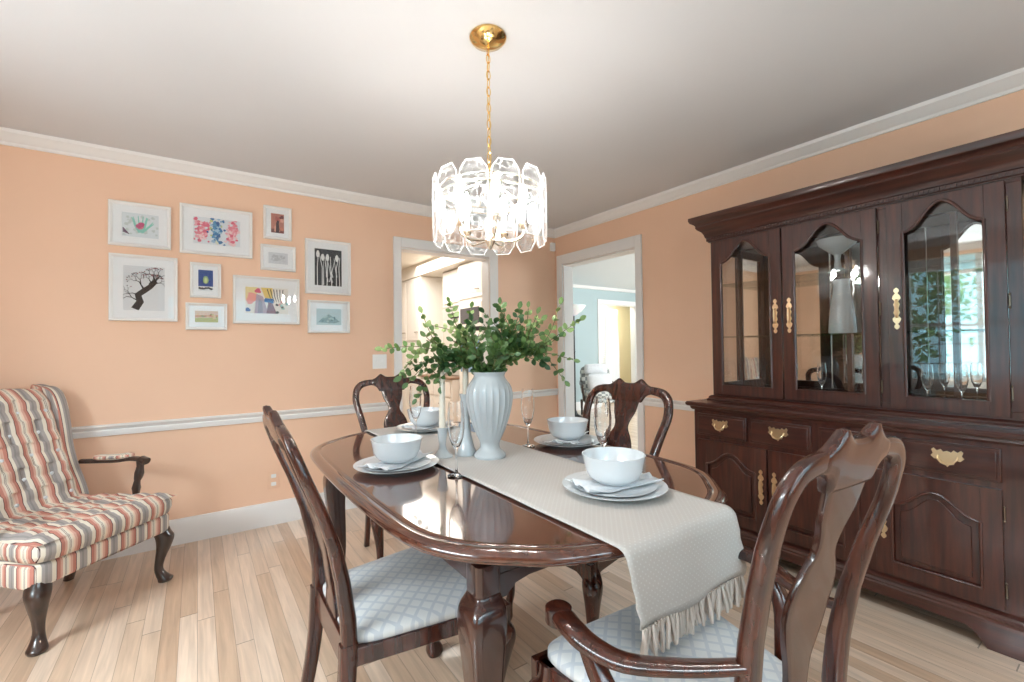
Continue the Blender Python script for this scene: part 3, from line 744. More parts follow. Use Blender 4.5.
# ------------------------------------------------------------ vase and greenery, candlesticks
VX, VY, VZ = 1.028, 1.645, .767
def flu(t, z): return -.045*abs(math.sin(t*11))**.7*max(0, min(1, (z-.09)/.04, (.33-z)/.05))
vp = smooth_path([(.066, 0), (.068, .010), (.060, .022), (.044, .038), (.041, .055), (.046, .072), (.062, .105), (.082, .160), (.097, .220), (.101, .262), (.094, .300), (.074, .330), (.066, .345), (.070, .358), (.072, .364)], 3)
vp = [(0, 0)]+vp+[(.066, .364), (.060, .345), (.06, .30), (0, .28)]
lathe_thing('ribbed_vase', vp, (VX, VY, VZ), ceramic, 'large white ribbed vase holding green branches in the middle of the runner', 'vase', n=132, flute=flu)
def candle(x, y, hp, hc, z, l1, l2, lean=0):
    if hp < .18: pf = [(0, 0), (.044, 0), (.045, .004), (.030, .014), (.018, .030), (.014, .05), (.017, .075), (.021, hp-.012), (.026, hp), (.018, hp), (.016, hp-.010), (0, hp-.012)]
    else: pf = [(0, 0), (.048, 0), (.049, .005), (.036, .03), (.024, .08), (.018, .14), (.017, .19), (.023, hp-.02), (.028, hp), (.018, hp), (.016, hp-.01), (0, hp-.012)]
    lathe_thing('candlestick', pf, (x, y, z), ceramic, l1, 'candlestick', 'white ceramic candlesticks', n=36)
    g = G(); g.lathe([(0, 0), (.0145, 0), (.0125, hc-.012), (.009, hc-.003), (0, hc)], 20)
    o = g.build('taper_candle', wax, None); o.location = (x, y, z+hp-.0115); o.rotation_euler = (0, 0, 0)
    k = G(); k.tube([(0, 0, hc-.002), (.001, 0, hc+.008)], .0012, 6); k.build('wick', blackm, o)
    tag(o, l2, 'candle', 'ivory taper candles')
candle(.868, 1.775, .125, .255, .767, 'short white ceramic candlestick left of the vase', 'ivory taper candle in the short candlestick left of the vase')
candle(.968, 1.745, .265, .20, .767, 'tall flared white ceramic candlestick directly beside the vase', 'ivory taper candle in the tall candlestick beside the vase')
def branch(idx, tip, sag, npair, ll, m, label):
    base = Vector((VX+.02*math.cos(idx*2.4), VY+.02*math.sin(idx*2.4), VZ+.29)); mouth = Vector((VX, VY, VZ+.37)); tip = Vector(tip)
    d = (tip-mouth); rim = mouth+Vector((d.x, d.y, 0)).normalized()*.035
    mid = rim+d*.5+Vector((0, 0, sag))
    P = [Vector(p) for p in smooth_path([tuple(base), tuple(rim), tuple(mid), tuple(tip)], 10)]
    g = G(); g.tube(P, [lerp(.0032, .0012, i/(len(P)-1)) for i in range(len(P))], 6)
    o = g.build('leafy_branch', stemm); tag(o, label, 'branch', 'green branches in the vase')
    lf = G(); rnd = random.Random(idx)
    def leaves_on(q, N, ll, s0):
        for i in range(N+1):
            s = i/N*(len(q)-1.001); k = int(s); p = q[k].lerp(q[k+1], s-k); t = (q[k+1]-q[k]).normalized()
            side = t.cross(Vector((0, 0, 1)))
            if side.length < .35: side = t.cross(Vector((-.5, .8, .1)))
            side.normalize(); ph = rnd.uniform(-.8, .8); upn = side.cross(t)
            side = (side*math.cos(ph)+upn*math.sin(ph)).normalized()
            for sg in ((-1, 1) if i < N else (0,)):
                dr = (t*rnd.uniform(.35, .8)+side*sg+Vector((0, 0, rnd.uniform(-.15, .3)))).normalized() if sg else t
                L_ = ll*rnd.uniform(.85, 1.1)*(1-.22*i/N)
                tw = Vector((-.54+rnd.uniform(-.5, .5), -.80+rnd.uniform(-.5, .5), .25+rnd.uniform(-.5, .5)))
                wv = dr.cross(tw).normalized(); nn = dr.cross(wv).normalized(); V = []
                for a, wd in ((0, 0.04), (.15, .38), (.4, .62), (.65, .60), (.87, .36), (1, .03)):
                    c = p+dr*L_*(a+.08)-nn*.10*L_*a*a
                    V += [c-wv*wd*L_*.5+nn*wd*L_*.12, c, c+wv*wd*L_*.5+nn*wd*L_*.12]
                lf.add(V, [(3*r_+c_, 3*r_+c_+1, 3*r_+c_+4, 3*r_+c_+3) for r_ in range(5) for c_ in (0, 1)])
    leaves_on(P[8:], npair, ll, 0)
    for kk, fr in ((1, .30), (-1, .45), (1, .58)):   # side twigs
        i0 = int(8+fr*(len(P)-9)); p0 = P[i0]; t = (P[i0+1]-P[i0]).normalized(); sd = t.cross(Vector((.54, .80, .1))).normalized()*kk
        sd = (sd+Vector((rnd.uniform(-.4, .4), rnd.uniform(-.4, .4), rnd.uniform(-.1, .3)))).normalized(); L2 = (P[-1]-P[8]).length*(.42-.25*fr)+.03
        q2 = [Vector(p) for p in smooth_path([tuple(p0), tuple(p0+(t*.8+sd*.5)*L2*.5), tuple(p0+(t*.85+sd*.75)*L2)], 5)]
        tw_ = G().tube(q2, [.0016]*len(q2), 5); o_ = tw_.build('twig', stemm, o)
        leaves_on(q2, max(4, int(L2/.022)), ll*.92, 0)
    lf.build('leaves', m, o, ang=180)
tips = [((.655, 1.90, 1.235), .05, 15, .044, leafl, 'leafy branch reaching farthest left, ending in pale young leaves'),
        ((.700, 1.80, 1.120), .07, 14, .046, leafm, 'leafy branch arching left and drooping above the left bowl'),
        ((.775, 1.83, 1.02), .10, 13, .046, leafm, 'leafy branch drooping lowest at the left, over the candle'),
        ((.880, 1.72, 1.425), .0, 14, .040, leafl, 'upright leafy branch with pale tip, tallest on the left'),
        ((.930, 1.62, 1.34), .01, 12, .046, leafm, 'dark leafy branch rising just left of the vase centre'),
        ((.985, 1.74, 1.30), .0, 12, .046, leafm, 'short dense dark leafy branch over the vase middle'),
        ((1.060, 1.60, 1.415), .0, 14, .044, leafm, 'upright leafy branch, tallest right of the vase centre'),
        ((1.130, 1.56, 1.395), .0, 13, .042, leafm, 'leafy branch leaning slightly right of the tallest one'),
        ((1.225, 1.53, 1.345), .02, 12, .044, leafl, 'pale leafy branch pointing up to the right'),
        ((1.345, 1.42, 1.345), .0, 15, .044, leafl, 'leafy branch reaching farthest right, with round leaves'),
        ((1.285, 1.45, 1.09), .11, 13, .046, leafm, 'leafy branch arching right and drooping at its tip'),
        ((1.200, 1.50, 1.19), .05, 12, .046, leafm, 'dark leafy branch spreading low to the right of the vase'),
        ((.860, 1.72, 1.20), .03, 12, .046, leafm, 'dark leafy branch spreading low to the left of the vase'),
        ((1.010, 1.52, 1.24), .02, 11, .046, leafm, 'leafy branch leaning forward over the vase mouth'),
        ((1.130, 1.70, 1.27), .02, 12, .046, leafm, 'leafy branch leaning back right behind the vase mouth')]
for i, a in enumerate(tips): branch(i, *a)

# ------------------------------------------------------------ chandelier
CX, CY = .941, 1.486
chn = thing('chandelier', 'round crystal panel chandelier with brass arms hanging on a chain above the table', 'chandelier', (CX, CY, 0))
G().lathe([(0, 2.46), (.070, 2.46), (.073, 2.451), (.062, 2.438), (.034, 2.427), (.012, 2.420), (0, 2.418)], 40).build('canopy', brass, chn)
g = G()
zc = 2.420; i = 0
while zc > 1.945:
    a = [(.0085*math.cos(t)*(1 if i % 2 else 0), .0085*math.cos(t)*(0 if i % 2 else 1), zc-.017+.019*math.sin(t)) for t in [2*PI*q/12 for q in range(13)]]
    g.tube(a, .0021, 6, caps=False); zc -= .0325; i += 1
g.tube([(.004, .002, 2.42), (-.004, .003, 2.25), (.004, -.002, 2.1), (0, 0, 1.92)], .0022, 6)
g.build('chain', brass, chn)
silver = mat('pale_polished_brass', (.85, .78, .66), .15, 1)
g = G()
for R_, z in ((.198, 1.845), (.198, 1.818)):
    g.tube([(R_*math.cos(t), R_*math.sin(t), z) for t in [2*PI*q/48 for q in range(49)]], .004, 8, caps=False)
for q in range(6):
    t = 2*PI*q/6+.2; g.tube([(0, 0, 1.90), (.10*math.cos(t), .10*math.sin(t), 1.868), (.198*math.cos(t), .198*math.sin(t), 1.845)], .003, 6)
g.tube([(0, 0, 1.925), (0, 0, 1.63)], .006, 10); g.lathe([(0, 1.615), (.006, 1.62), (.014, 1.635), (.022, 1.648), (.018, 1.662), (.008, 1.675), (0, 1.68)], 20)
g.build('frame_ring', silver, chn)
for q in range(5):
    t = 2*PI*q/5+.55; c_, s_ = math.cos(t), math.sin(t)
    g = G(); pp = smooth_path([(.01, 1.655), (.05, 1.650), (.095, 1.650), (.125, 1.668), (.132, 1.700)], 4)
    g.tube([(r*c_, r*s_, z) for r, z in pp], .0045, 8); g.lathe([(0, 1.692), (.014, 1.695), (.020, 1.708), (.012, 1.712), (.012, 1.722), (0, 1.722)], 16, (.132*c_, .132*s_, 0))
    a_ = g.build('arm', silver, chn)
    G().lathe([(0, 1.72), (.0095, 1.72), (.0095, 1.785), (0, 1.785)], 14, (.132*c_, .132*s_, 0)).build('candle_sleeve', plastic, a_)
    G().lathe([(0, 1.785), (.008, 1.788), (.014, 1.805), (.0165, 1.825), (.012, 1.850), (.005, 1.868), (0, 1.875)], 14, (.132*c_, .132*s_, 0)).build('bulb', bulbm, a_)
NP = 12
for q in range(NP):
    t = 2*PI*q/NP+.2217; ax = Vector((-math.sin(t), math.cos(t), 0)); nr = Vector((math.cos(t), math.sin(t), 0))
    zt_, zb_ = 1.888, 1.640
    cs = Vector((CX, CY, 0))*0
    o_ = [(-.028, zb_), (.028, zb_), (.052, zb_+.035), (.052, zt_-.035), (.028, zt_), (-.028, zt_), (-.052, zt_-.035), (-.052, zb_+.035)]
    def fp(u, z, d, ax=ax, nr=nr):
        p = nr*(.212+d)+ax*u; return (p.x, p.y, z)
    g = G(); V = [fp(u*s, (z-1.764)*(1-(1-s)*.4)+1.764, d) for d, s in ((0, .945), (0, 1.0), (.006, 1.0), (.006, .945)) for u, z in o_]
    n8 = 8; F = [tuple(range(n8)), tuple(range(31, 23, -1))]; mi = [0, 0]
    for k in range(3):
        for i in range(n8): F.append((k*8+i, k*8+(i+1) % 8, (k+1)*8+(i+1) % 8, (k+1)*8+i)); mi.append(1)
    g.add(V, F); g.m = mi
    p_ = g.build('crystal_panel', [crystal, crystal_edge], chn, smooth=False)

# ------------------------------------------------------------ framed pictures on the left wall
def pmat(c): return mat('print_ink_%02x%02x%02x' % tuple(int(max(0, min(1, v))*255) for v in c), c, .7)
def picture(x0, x1, z0, z1, fw_, mw, art, label):
    cx, cz = (x0+x1)/2, (z0+z1)/2; t = thing('framed_picture', label, 'picture', (cx, YW, cz), 0, 'framed pictures in the gallery group')
    w_, h_ = (x1-x0)/2, (z1-z0)/2
    g = G()
    prof = [(0, 0), (0, -.024), (.004, -.028), (fw_*.5, -.026), (fw_*.8, -.018), (fw_, -.014), (fw_, 0)]
    secs = []
    for sx, sz in ((-1, -1), (1, -1), (1, 1), (-1, 1), (-1, -1)): secs.append([(sx*(w_-o), y, sz*(h_-o)) for o, y in prof])
    g.loft(secs, True, False); g.build('frame', framem, t, ang=30)
    iw, ih = w_-fw_, h_-fw_
    m1 = mw
    g = G()
    for a in ((-iw, -iw+m1, -ih, ih), (iw-m1, iw, -ih, ih), (-iw+m1, iw-m1, -ih, -ih+m1), (-iw+m1, iw-m1, ih-m1, ih)): g.box(a[0], a[1], -.010, -.007, a[2], a[3])
    g.build('mat_board', matm, t, smooth=False)
    pw, ph = iw-m1, ih-m1
    bgc, shapes = art(pw, ph)
    cols = [bgc]; g = G(); g.box(-pw, pw, -.0075, -.005, -ph, ph)
    dep = .0076
    for c, pts in shapes:
        if c not in cols: cols.append(c)
        g.mi = cols.index(c); dep += .00002
        pts = [(max(-pw, min(pw, a)), max(-ph, min(ph, b))) for a, b in pts]
        g.add([(a, -dep, b) for a, b in pts], [tuple(range(len(pts)))])
    g.build('print', [pmat(c) for c in cols], t, smooth=False)
    g = G(); g.box(-iw, iw, -.0135, -.0125, -ih, ih); g.build('glazing', pictglass, t, smooth=False)
def blob(cx, cy, r, rnd, n=12, sq=1.0, j=.3): return [(cx+r*math.cos(2*PI*i/n)*rnd.uniform(1-j, 1+j), cy+r*sq*math.sin(2*PI*i/n)*rnd.uniform(1-j, 1+j)) for i in range(n)]
def stroke(pts, w0, w1):
    L_, R_ = [], []
    for i, p in enumerate(pts):
        a, b = pts[max(i-1, 0)], pts[min(i+1, len(pts)-1)]; dx, dy = b[0]-a[0], b[1]-a[1]; k = math.hypot(dx, dy) or 1; w_ = lerp(w0, w1, i/(len(pts)-1))
        L_.append((p[0]-dy/k*w_, p[1]+dx/k*w_)); R_.append((p[0]+dy/k*w_, p[1]-dx/k*w_))
    return L_+R_[::-1]
def art_tulip(w, h):
    r = random.Random(1); s = []
    for i in range(26): s.append(((.55, .60, .58), blob(r.uniform(-w, w)*.95, r.uniform(-h, h)*.9, r.uniform(.004, .010), r, 8)))
    for i in range(9):
        a = r.uniform(.2, 2.9); s.append((r.choice([(.15, .50, .38), (.25, .60, .50)]), stroke([(0+.03*math.cos(a)*.2, -h*.6), (w*.45*math.cos(a), -h*.1), (w*.75*math.cos(a), h*(.1+.7*math.sin(a)))], .007, .002)))
    for i in range(6): s.append((r.choice([(.50, .05, .15), (.62, .15, .25)]), blob(r.uniform(-.01, .012), r.uniform(-.012, .01), .013, r)))
    for i in range(4): s.append(((.12, .05, .10), stroke([(-w*.95, -h*.3-i*.008), (-w*.6, -h*.8)], .003, .001)))
    return (.70, .74, .76), s
def art_ink(w, h):
    r = random.Random(3); s = []; P = [(-.045*w/.1, -h*.95), (-.02*w/.1, -h*.6), (-.03*w/.1, -h*.3), (.0, -h*.1), (.03*w/.1, h*.1), (.055*w/.1, h*.35)]
    s.append(((.01, .01, .012), stroke(P, .020, .013)))
    def grow(p, a, l, w_, d):
        q = (p[0]+l*math.cos(a), p[1]+l*math.sin(a)); m_ = ((p[0]+q[0])/2+r.uniform(-.2, .2)*l, (p[1]+q[1])/2+r.uniform(-.2, .2)*l)
        s.append(((.01, .01, .012), stroke([p, m_, q], w_, w_*.5)))
        if d == 0: s.append((r.choice([(.05, .04, .05), (.25, .05, .06)]), blob(q[0], q[1], .0035, r, 6))); return
        for k in (-1, 1): grow(q, a+k*r.uniform(.25, .75), l*.72, w_*.55, d-1)
    grow(P[-1], 1.9, h*.22, .006, 4); grow(P[-2], .7, h*.22, .007, 4); grow(P[-3], 2.0, h*.30, .006, 4); grow(P[1], 2.6, h*.35, .004, 3); grow(P[-2], 1.5, h*.2, .006, 4); grow(P[-1], 1.0, h*.25, .004, 3); grow(P[2], 3.0, h*.3, .003, 2)
    return (.72, .73, .74), s
def art_blot(w, h):
    r = random.Random(5); s = []
    def cl(cx, cols, n, sp, sr):
        for i in range(n): s.append((r.choice(cols), blob(cx+r.gauss(0, sp), r.gauss(0, h*.42), r.uniform(.006, .016)*sr, r, 9, 1, .4)))
    cl(0, [(.55, .60, .25), (.75, .75, .55)], 10, w*.2, 1)
    for sg in (-1, 1): cl(sg*w*.66, [(.80, .25, .30), (.75, .15, .22), (.85, .40, .44), (.88, .6, .6)], 90, w*.14, .8)
    cl(0, [(.06, .20, .40), (.12, .32, .52), (.35, .52, .65), (.05, .12, .30)], 80, w*.12, .8)
    return (.74, .76, .78), s
def art_red(w, h):
    r = random.Random(6); s = [((.20, .06, .05), [(-w, -h), (w, -h), (w, -h*.5), (-w, -h*.6)])]
    for i in range(10): s.append((r.choice([(.62, .22, .15), (.75, .38, .28), (.18, .05, .05), (.45, .12, .1)]), blob(r.uniform(-w, w)*.8, r.uniform(-h, h)*.8, .014, r)))
    s.append(((.05, .02, .03), stroke([(.0, -h), (0, 0), (.004, h*.3)], .012, .006)))
    return (.50, .20, .15), s
def art_grey(w, h):
    r = random.Random(8); s = [((.45, .45, .47), stroke([(r.uniform(-w, w)*.8, r.uniform(-h, h)*.7), (r.uniform(-w, w)*.8, r.uniform(-h, h)*.7)], .0015, .0008)) for i in range(16)]
    s += [((.50, .50, .52), blob(r.uniform(-w*.3, w*.7), r.uniform(-h, h)*.4, .008, r)) for i in range(7)]
    return (.66, .67, .69), s
def art_cactus(w, h):
    r = random.Random(9); s = [((.75, .78, .78), [(-w, -h), (w, -h), (w, -h*.55), (-w, -h*.55)])]
    for i in range(9): s.append(((.03, .04, .06), blob(-w*.85+i*w*.21, -h*.72+r.uniform(-.006, .006), .007, r, 7)))
    s.append(((.28, .45, .20), blob(0, h*.05, w*.42, r, 14, 1.5, .1))); s.append(((.55, .65, .30), blob(0, h*.0, w*.2, r, 12, 2.4, .1)))
    return (.02, .07, .28), s
def art_field(w, h):
    r = random.Random(10); s = [((.45, .42, .12), [(-w, -h), (w, -h), (w, -h*.1), (-w, -h*.3)]), ((.62, .30, .16), [(-w, -h*.2), (w, -h*.05), (w, h*.3), (-w, h*.2)])]
    for i in range(14): s.append((r.choice([(.5, .2, .1), (.2, .25, .06), (.7, .5, .25), (.55, .5, .2)]), blob(r.uniform(-w, w)*.9, r.uniform(-h, h)*.5, .008, r, 8, .6)))
    return (.72, .50, .36), s
def art_collage(w, h):
    r = random.Random(11); s = [((.85, .70, .35), [(-w, 0), (-w*.5, 0), (-w*.45, h), (-w, h)]), ((.85, .35, .30), blob(-w*.72, h*.15, .035, r, 12, 1.1)), ((.82, .78, .72), [(0, -h), (w, -h), (w, h), (0, h)])]
    s += [((.85, .62, .2), [(-w*.1, h*.2), (w*.25, h*.2), (w*.25, h), (-w*.3, h)]), ((.05, .18, .45), [(-w*.2, -h*.1), (w*.3, -h*.2), (w*.3, h*.15), (-w*.1, h*.2)]),
          ((.45, .35, .42), [(-w*.6, -h), (-w*.5, h*.5), (-w*.2, h*.3), (w*.05, -h), ]), ((.70, .12, .2), blob(-w*.42, h*.72, .018, r)), ((.25, .14, .18), [(-w*.05, -h), (w*.05, -h*.1), (w*.25, -h*.2), (w*.45, -h)]),
          ((.3, .28, .35), [(-w*.45, -h), (-w*.4, h*.1), (-w*.25, 0), (-w*.2, -h)]), ((.08, .15, .4), blob(-w*.9, -h*.75, .016, r))]
    for i in range(6): s.append(((.03, .03, .04), stroke([(w*(.0+i*.15), h*.9), (w*(.12+i*.12), h*.3), (w*(.25+i*.1), -h*.1)], .003, .001)))
    for i in range(8): s.append((r.choice([(.3, .5, .45), (.7, .4, .35), (.1, .1, .1)]), blob(w*r.uniform(.45, .95), r.uniform(-h*.9, 0), .010, r)))
    return (.80, .76, .70), s
def art_pods(w, h):
    r = random.Random(12); s = []; c = (.82, .82, .80)
    for i, x in enumerate((-.8, -.45, -.1, .25, .6, .85)):
        s.append((c, stroke([(x*w, -h), (x*w+r.uniform(-.01, .01), 0), (x*w+r.uniform(-.02, .02), h*.6)], .003, .002)))
        if i % 2 == 0 or i == 1: s.append((c, blob(x*w+.004, h*(.55 if i else .7), .013, r, 12, 2.1, .08)))
    for i in range(7): a = r.uniform(-w, w)*.8; s.append((c, stroke([(a, -h*r.uniform(.4, 1)), (a+r.uniform(-.05, .05), h*r.uniform(.0, .6))], .0035, .0008)))
    return (.015, .015, .017), s
def art_hill(w, h):
    r = random.Random(13); s = [((.25, .33, .32), [(-w*.9, -h*.7), (-w*.5, -h*.1), (-w*.25, h*.1), (0, h*.35), (w*.2, h*.1), (w*.5, -h*.1), (w*.9, -h*.6), (w*.4, -h*.8)])]
    for i in range(12): s.append((r.choice([(.15, .22, .22), (.40, .50, .48)]), blob(r.uniform(-w, w)*.5, r.uniform(-h*.6, h*.1), .008, r)))
    return (.48, .57, .57), s
pics = [(-.439, -.137, 1.886, 2.158, .020, .042, art_tulip, 'white framed picture of green leaves round a red flower, top left of the gallery'),
        (-.436, -.103, 1.427, 1.835, .020, .046, art_ink, 'large square white framed black ink tree, lower left of the gallery'),
        (-.092, .317, 1.876, 2.198, .020, .052, art_blot, 'large white framed print of pink, blue and pink blots, top of the gallery'),
        (.386, .566, 2.032, 2.267, .018, .030, art_red, 'small upright white framed picture in reddish brown, top right of the gallery'),
        (.367, .592, 1.807, 1.988, .018, .032, art_grey, 'small white framed pale grey sketch below the reddish brown picture'),
        (-.038, .133, 1.589, 1.819, .018, .027, art_cactus, 'small upright white framed picture of a green cactus on deep blue'),
        (-.062, .167, 1.376, 1.553, .018, .033, art_field, 'small white framed orange and olive landscape, bottom centre of the gallery'),
        (.201, .617, 1.423, 1.754, .018, .056, art_collage, 'large white framed multicoloured collage in the lower middle of the gallery'),
        (.658, .986, 1.657, 2.067, .020, .046, art_pods, 'tall white framed black print with white seed pods, at the right of the gallery'),
        (.674, .976, 1.363, 1.608, .018, .043, art_hill, 'white framed grey green hill scene, lowest at the right of the gallery')]
for p in pics: picture(*p)

# wall fittings
t = thing('light_switch', 'white double light switch plate left of the kitchen opening', 'switch', (1.215, YW, 1.135))
G().box(-.058, .058, -.006, -.0005, -.058, .058).build('cover_plate', plastic, t, bevel=.002)
for s in (-1, 1): G().box(s*.023-.006, s*.023+.006, -.016, -.006, -.004, .014).build('toggle', plastic, t, bevel=.001)
t = thing('wall_outlet', 'peach painted wall outlet under the chair rail behind the left dining chair', 'outlet', (.445, YW, .315))
G().box(-.036, .036, -.006, -.0005, -.058, .058).build('cover_plate', wallm, t, bevel=.002)
for s in (-1, 1): G().box(-.016, .016, -.009, -.006, s*.028-.013, s*.028+.013).build('socket', plastic, t, bevel=.002)
tag(G().box(-.030, .030, -.030, -.001, -.045, .045).build('motion_sensor', plastic, bevel=.008), 'small white motion sensor box high in the corner between the two peach walls', 'sensor').location = (3.055, YW, 2.285)

# ------------------------------------------------------------ striped wing chair
THW = math.atan2(-.73, -.68)
wc = thing('wingback_armchair', 'button-tufted armchair in red, grey and cream stripes with dark cabriole legs in the left corner', 'armchair', (-.515, 3.04, 0), THW)
WH = .330      # half width front
g = G(); secs = []      # upholstered seat rail
for z, ins in ((.265, .004), (.275, 0), (.35, 0), (.362, .006), (.366, .03)):
    q = []
    for j in range(36):
        x, y = se(2*PI*j/36, 9); yy = y*(.27-ins); q.append((x*(lerp(.27, WH, (yy+.27)/.54)-ins), yy, z+(.018*(1-abs(x)**2) if z < .3 else 0)))
    secs.append(q)
g.loft(secs); g.build('seat_rail', stripe_x, wc, ang=60)
g = G(); secs = []; nz = [( .366, .02), (.372, .004), (.40, -.004), (.43, -.004), (.452, .008)]
for z, ins in nz:
    q = []
    for j in range(48):
        x, y = se(2*PI*j/48, 7); yy = .015+y*(.275-ins); q.append((x*(lerp(.25, WH+.005, (yy+.27)/.56)-ins), yy, z))
    secs.append(q)
g.loft(secs, True, True)
nu, nv = 48, 44; V = []
for i in range(nu+1):
    for j in range(nv+1):
        x = -1+2*i/nu; y = -1+2*j/nv; yy = .015+y*.267; hw = lerp(.25, WH+.005, (yy+.27)/.56)-.008
        edge = min(1, (1-abs(x))*8)*min(1, (1-abs(y))*8)
        row_ = (y+1)*2.5; off_ = .5 if int(row_+.5) % 2 else 0
        puff = abs(math.sin(PI*((x+1)*2.5+off_)))**.6*abs(math.sin(PI*row_))**.6
        V.append((x*hw, yy, .450+.012*edge+.016*edge*puff))
g.add(V, [(i*(nv+1)+j, (i+1)*(nv+1)+j, (i+1)*(nv+1)+j+1, i*(nv+1)+j+1) for i in range(nu) for j in range(nv)])
g.build('seat_cushion', stripe_x, wc, ang=70)
# tufted back
BH = 1.035
def byf(z): return -.20-(z-.40)*.42
g = G(); nu, nv = 60, 70; V = []; bt = []
def bhw(z): return interp([(.40, .235), (.7, .238), (.95, .248), (1.04, .248)], z)
for i in range(nu+1):
    for j in range(nv+1):
        x = -1+2*i/nu; z = lerp(.40, BH, j/nv); e1 = (1-abs(x)); e2 = (1-j/nv)
        edge = min(1, e1*5)**.5*min(1, e2*9)**.5
        rr = (z-.40)/.105; ph = .5 if int(rr+.5) % 2 else 0
        puff = abs(math.sin(PI*((x+1)*2+ph)))**.55*(.35+.65*abs(math.sin(PI*rr))**.6)
        top = .018*math.cos(x*PI/2)
        V.append((x*bhw(z), byf(z)+.030*edge+.022*edge*puff-.02*(1-edge), z+top*j/nv))
N1 = len(V)
for i in range(nu+1):
    for j in range(nv+1):
        x = -1+2*i/nu; z = lerp(.40, BH, j/nv); V.append((x*bhw(z), byf(z)-.095, z+.018*math.cos(x*PI/2)*j/nv))
F = [(i*(nv+1)+j, (i+1)*(nv+1)+j, (i+1)*(nv+1)+j+1, i*(nv+1)+j+1) for i in range(nu) for j in range(nv)]
F += [tuple(N1+k for k in reversed(f)) for f in F]
for j in range(nv):
    F.append((j, j+1, N1+j+1, N1+j)); k = nu*(nv+1); F.append((k+j+1, k+j, N1+k+j, N1+k+j+1))
for i in range(nu):
    a, b_ = i*(nv+1)+nv, (i+1)*(nv+1)+nv; F.append((a, b_, N1+b_, N1+a))
    a, b_ = i*(nv+1), (i+1)*(nv+1); F.append((b_, a, N1+a, N1+b_))
g.add(V, F); bk = g.build('backrest', stripe_x, wc, ang=60)
# covered buttons at the tuft points
for r_ in range(1, 6):
    z = .40+.105*r_; ph = .5 if (r_ % 2) else 0
    for c_ in range(5):
        x = -1+(c_-ph)/2
        if abs(x) > .85: continue
        g = G(); g.lathe([(0, -.003), (.008, -.002), (.010, .002), (.006, .006), (0, .007)], 12)
        b_ = g.build('button', napkinm, bk); b_.location = (x*bhw(z), byf(z)+.034, z); b_.rotation_euler = (-PI/2, 0, 0)
# wings
for s in (-1, 1):
    g = G(); pts = [(-.05, .40), (.0, .44), (.010, .52), (.004, .62), (.012, .72), (.036, .82), (.056, .92), (.060, .985), (.048, 1.025), (.020, 1.045), (-.02, 1.050), (-.085, 1.040), (-.10, .80), (-.10, .50)]
    pts = smooth_path(pts, 3)
    secs = []
    for d, k in ((0, .86), (.010, .97), (.03, 1.0), (.050, .97), (.060, .88)):
        cy_, cz_ = 0, .75; q = []
        for y, z in pts: q.append((s*(bhw(z)-.022+d+.05*max(0, y)), byf(z)+cy_+(y-cy_)*k, cz_+(z-cz_)*(.96+.04*k)))
        secs.append(q)
    g.loft(secs); g.build('wing', stripe_y, wc, ang=70)
# legs
lp = smooth_path([(-.01, .30, .036), (-.004, .265, .040), (.006, .235, .040), (.004, .19, .032), (-.008, .12, .021), (-.012, .07, .019), (-.002, .035, .026), (.008, .015, .033), (.006, 0, .028)], 3)
for s in (-1, 1):
    g = G(); g.vtube([(s*(WH-.045+o), .23+o, z) for o, z, r in lp], [r for o, z, r in lp], n=16, sq=2.4); g.build('leg', blackwood, wc, ang=50)
    zz = smooth_path([(.30, -.235, .024), (.15, -.255, .021), (0, -.30, .019)], 4)
    g = G(); g.vtube([(s*.235, y, z) for z, y, r in zz], [r for z, y, r in zz], n=12, sq=4); g.build('leg', blackwood, wc, ang=50)
    ax = WH+.012
    pp = smooth_path([(s*(ax-.04), -.31, .625), (s*(ax-.01), -.22, .622), (s*ax, -.12, .625), (s*(ax+.004), -.03, .636), (s*(ax+.004), .04, .632)], 4)
    g = G(); g.tube(pp, .020, 12, sq=3, asp=.6); g.tube([(s*(ax+.004), .03, .634), (s*(ax+.004), .065, .622)], .024, 12, sq=2.5, asp=.8); g.build('arm', blackwood, wc, ang=50)
    g = G(); pq = [p for p in pp if -.27 < p[1] < -.01]; g.tube([(a, b_, c_+.020) for a, b_, c_ in pq], [.018]+[.028]*(len(pq)-2)+[.018], 14, asp=.6); g.build('arm_pad', stripe_x, wc)
    q_ = smooth_path([(s*(WH-.005), .00, .30), (s*(WH+.006), .005, .40), (s*(WH+.004), .015, .50), (s*(WH+.01), .025, .56), (s*(WH+.014), .03, .625)], 4)
    g = G(); g.tube(q_, [.020, .020, .022, .020, .017, .014, .016, .020, .016, .014, .018, .020, .021, .018, .016, .018, .02][:len(q_)], 12, sq=2.6, upv=(0, 1, 0)); g.build('arm_post', blackwood, wc, ang=50)

# ------------------------------------------------------------ kitchen beyond the opening
handle_m = steel
def kdoor(par, X, a, b, z0, z1, knob=None):
    g = G(); f = fx(X); g.poly([(a, z0), (b, z0), (b, z1), (a, z1)], f, 0, .020)
    d = g.build('door', cabwhite, par, off=par.location, bevel=.003)
    s = .055
    k = G(); k.poly([(a+s, z0+s), (b-s, z0+s), (b-s, z1-s), (a+s, z1-s)], f, .020, .024); k.build('door_panel', cabwhite, d, off=par.location, bevel=.006)
    if knob: g = G(); g.tube([(X-.02, knob[0]-.035, knob[1]), (X-.045, knob[0]-.03, knob[1]), (X-.045, knob[0]+.03, knob[1]), (X-.02, knob[0]+.035, knob[1])], .006, 8); g.build('handle', handle_m, d, off=par.location)
KX = 2.70
t = thing('oven_cabinet', 'tall white kitchen cabinet housing a built-in oven, seen through the kitchen opening', 'cabinet', (2.9, 4.75, 0))
g = G(); g.box(KX, XW-.003, 4.36, 5.02, .08, 2.28); g.box(KX+.05, XW-.003, 4.38, 5.0, 0, .08); g.build('body', cabwhite, t, off=t.location, bevel=.004)
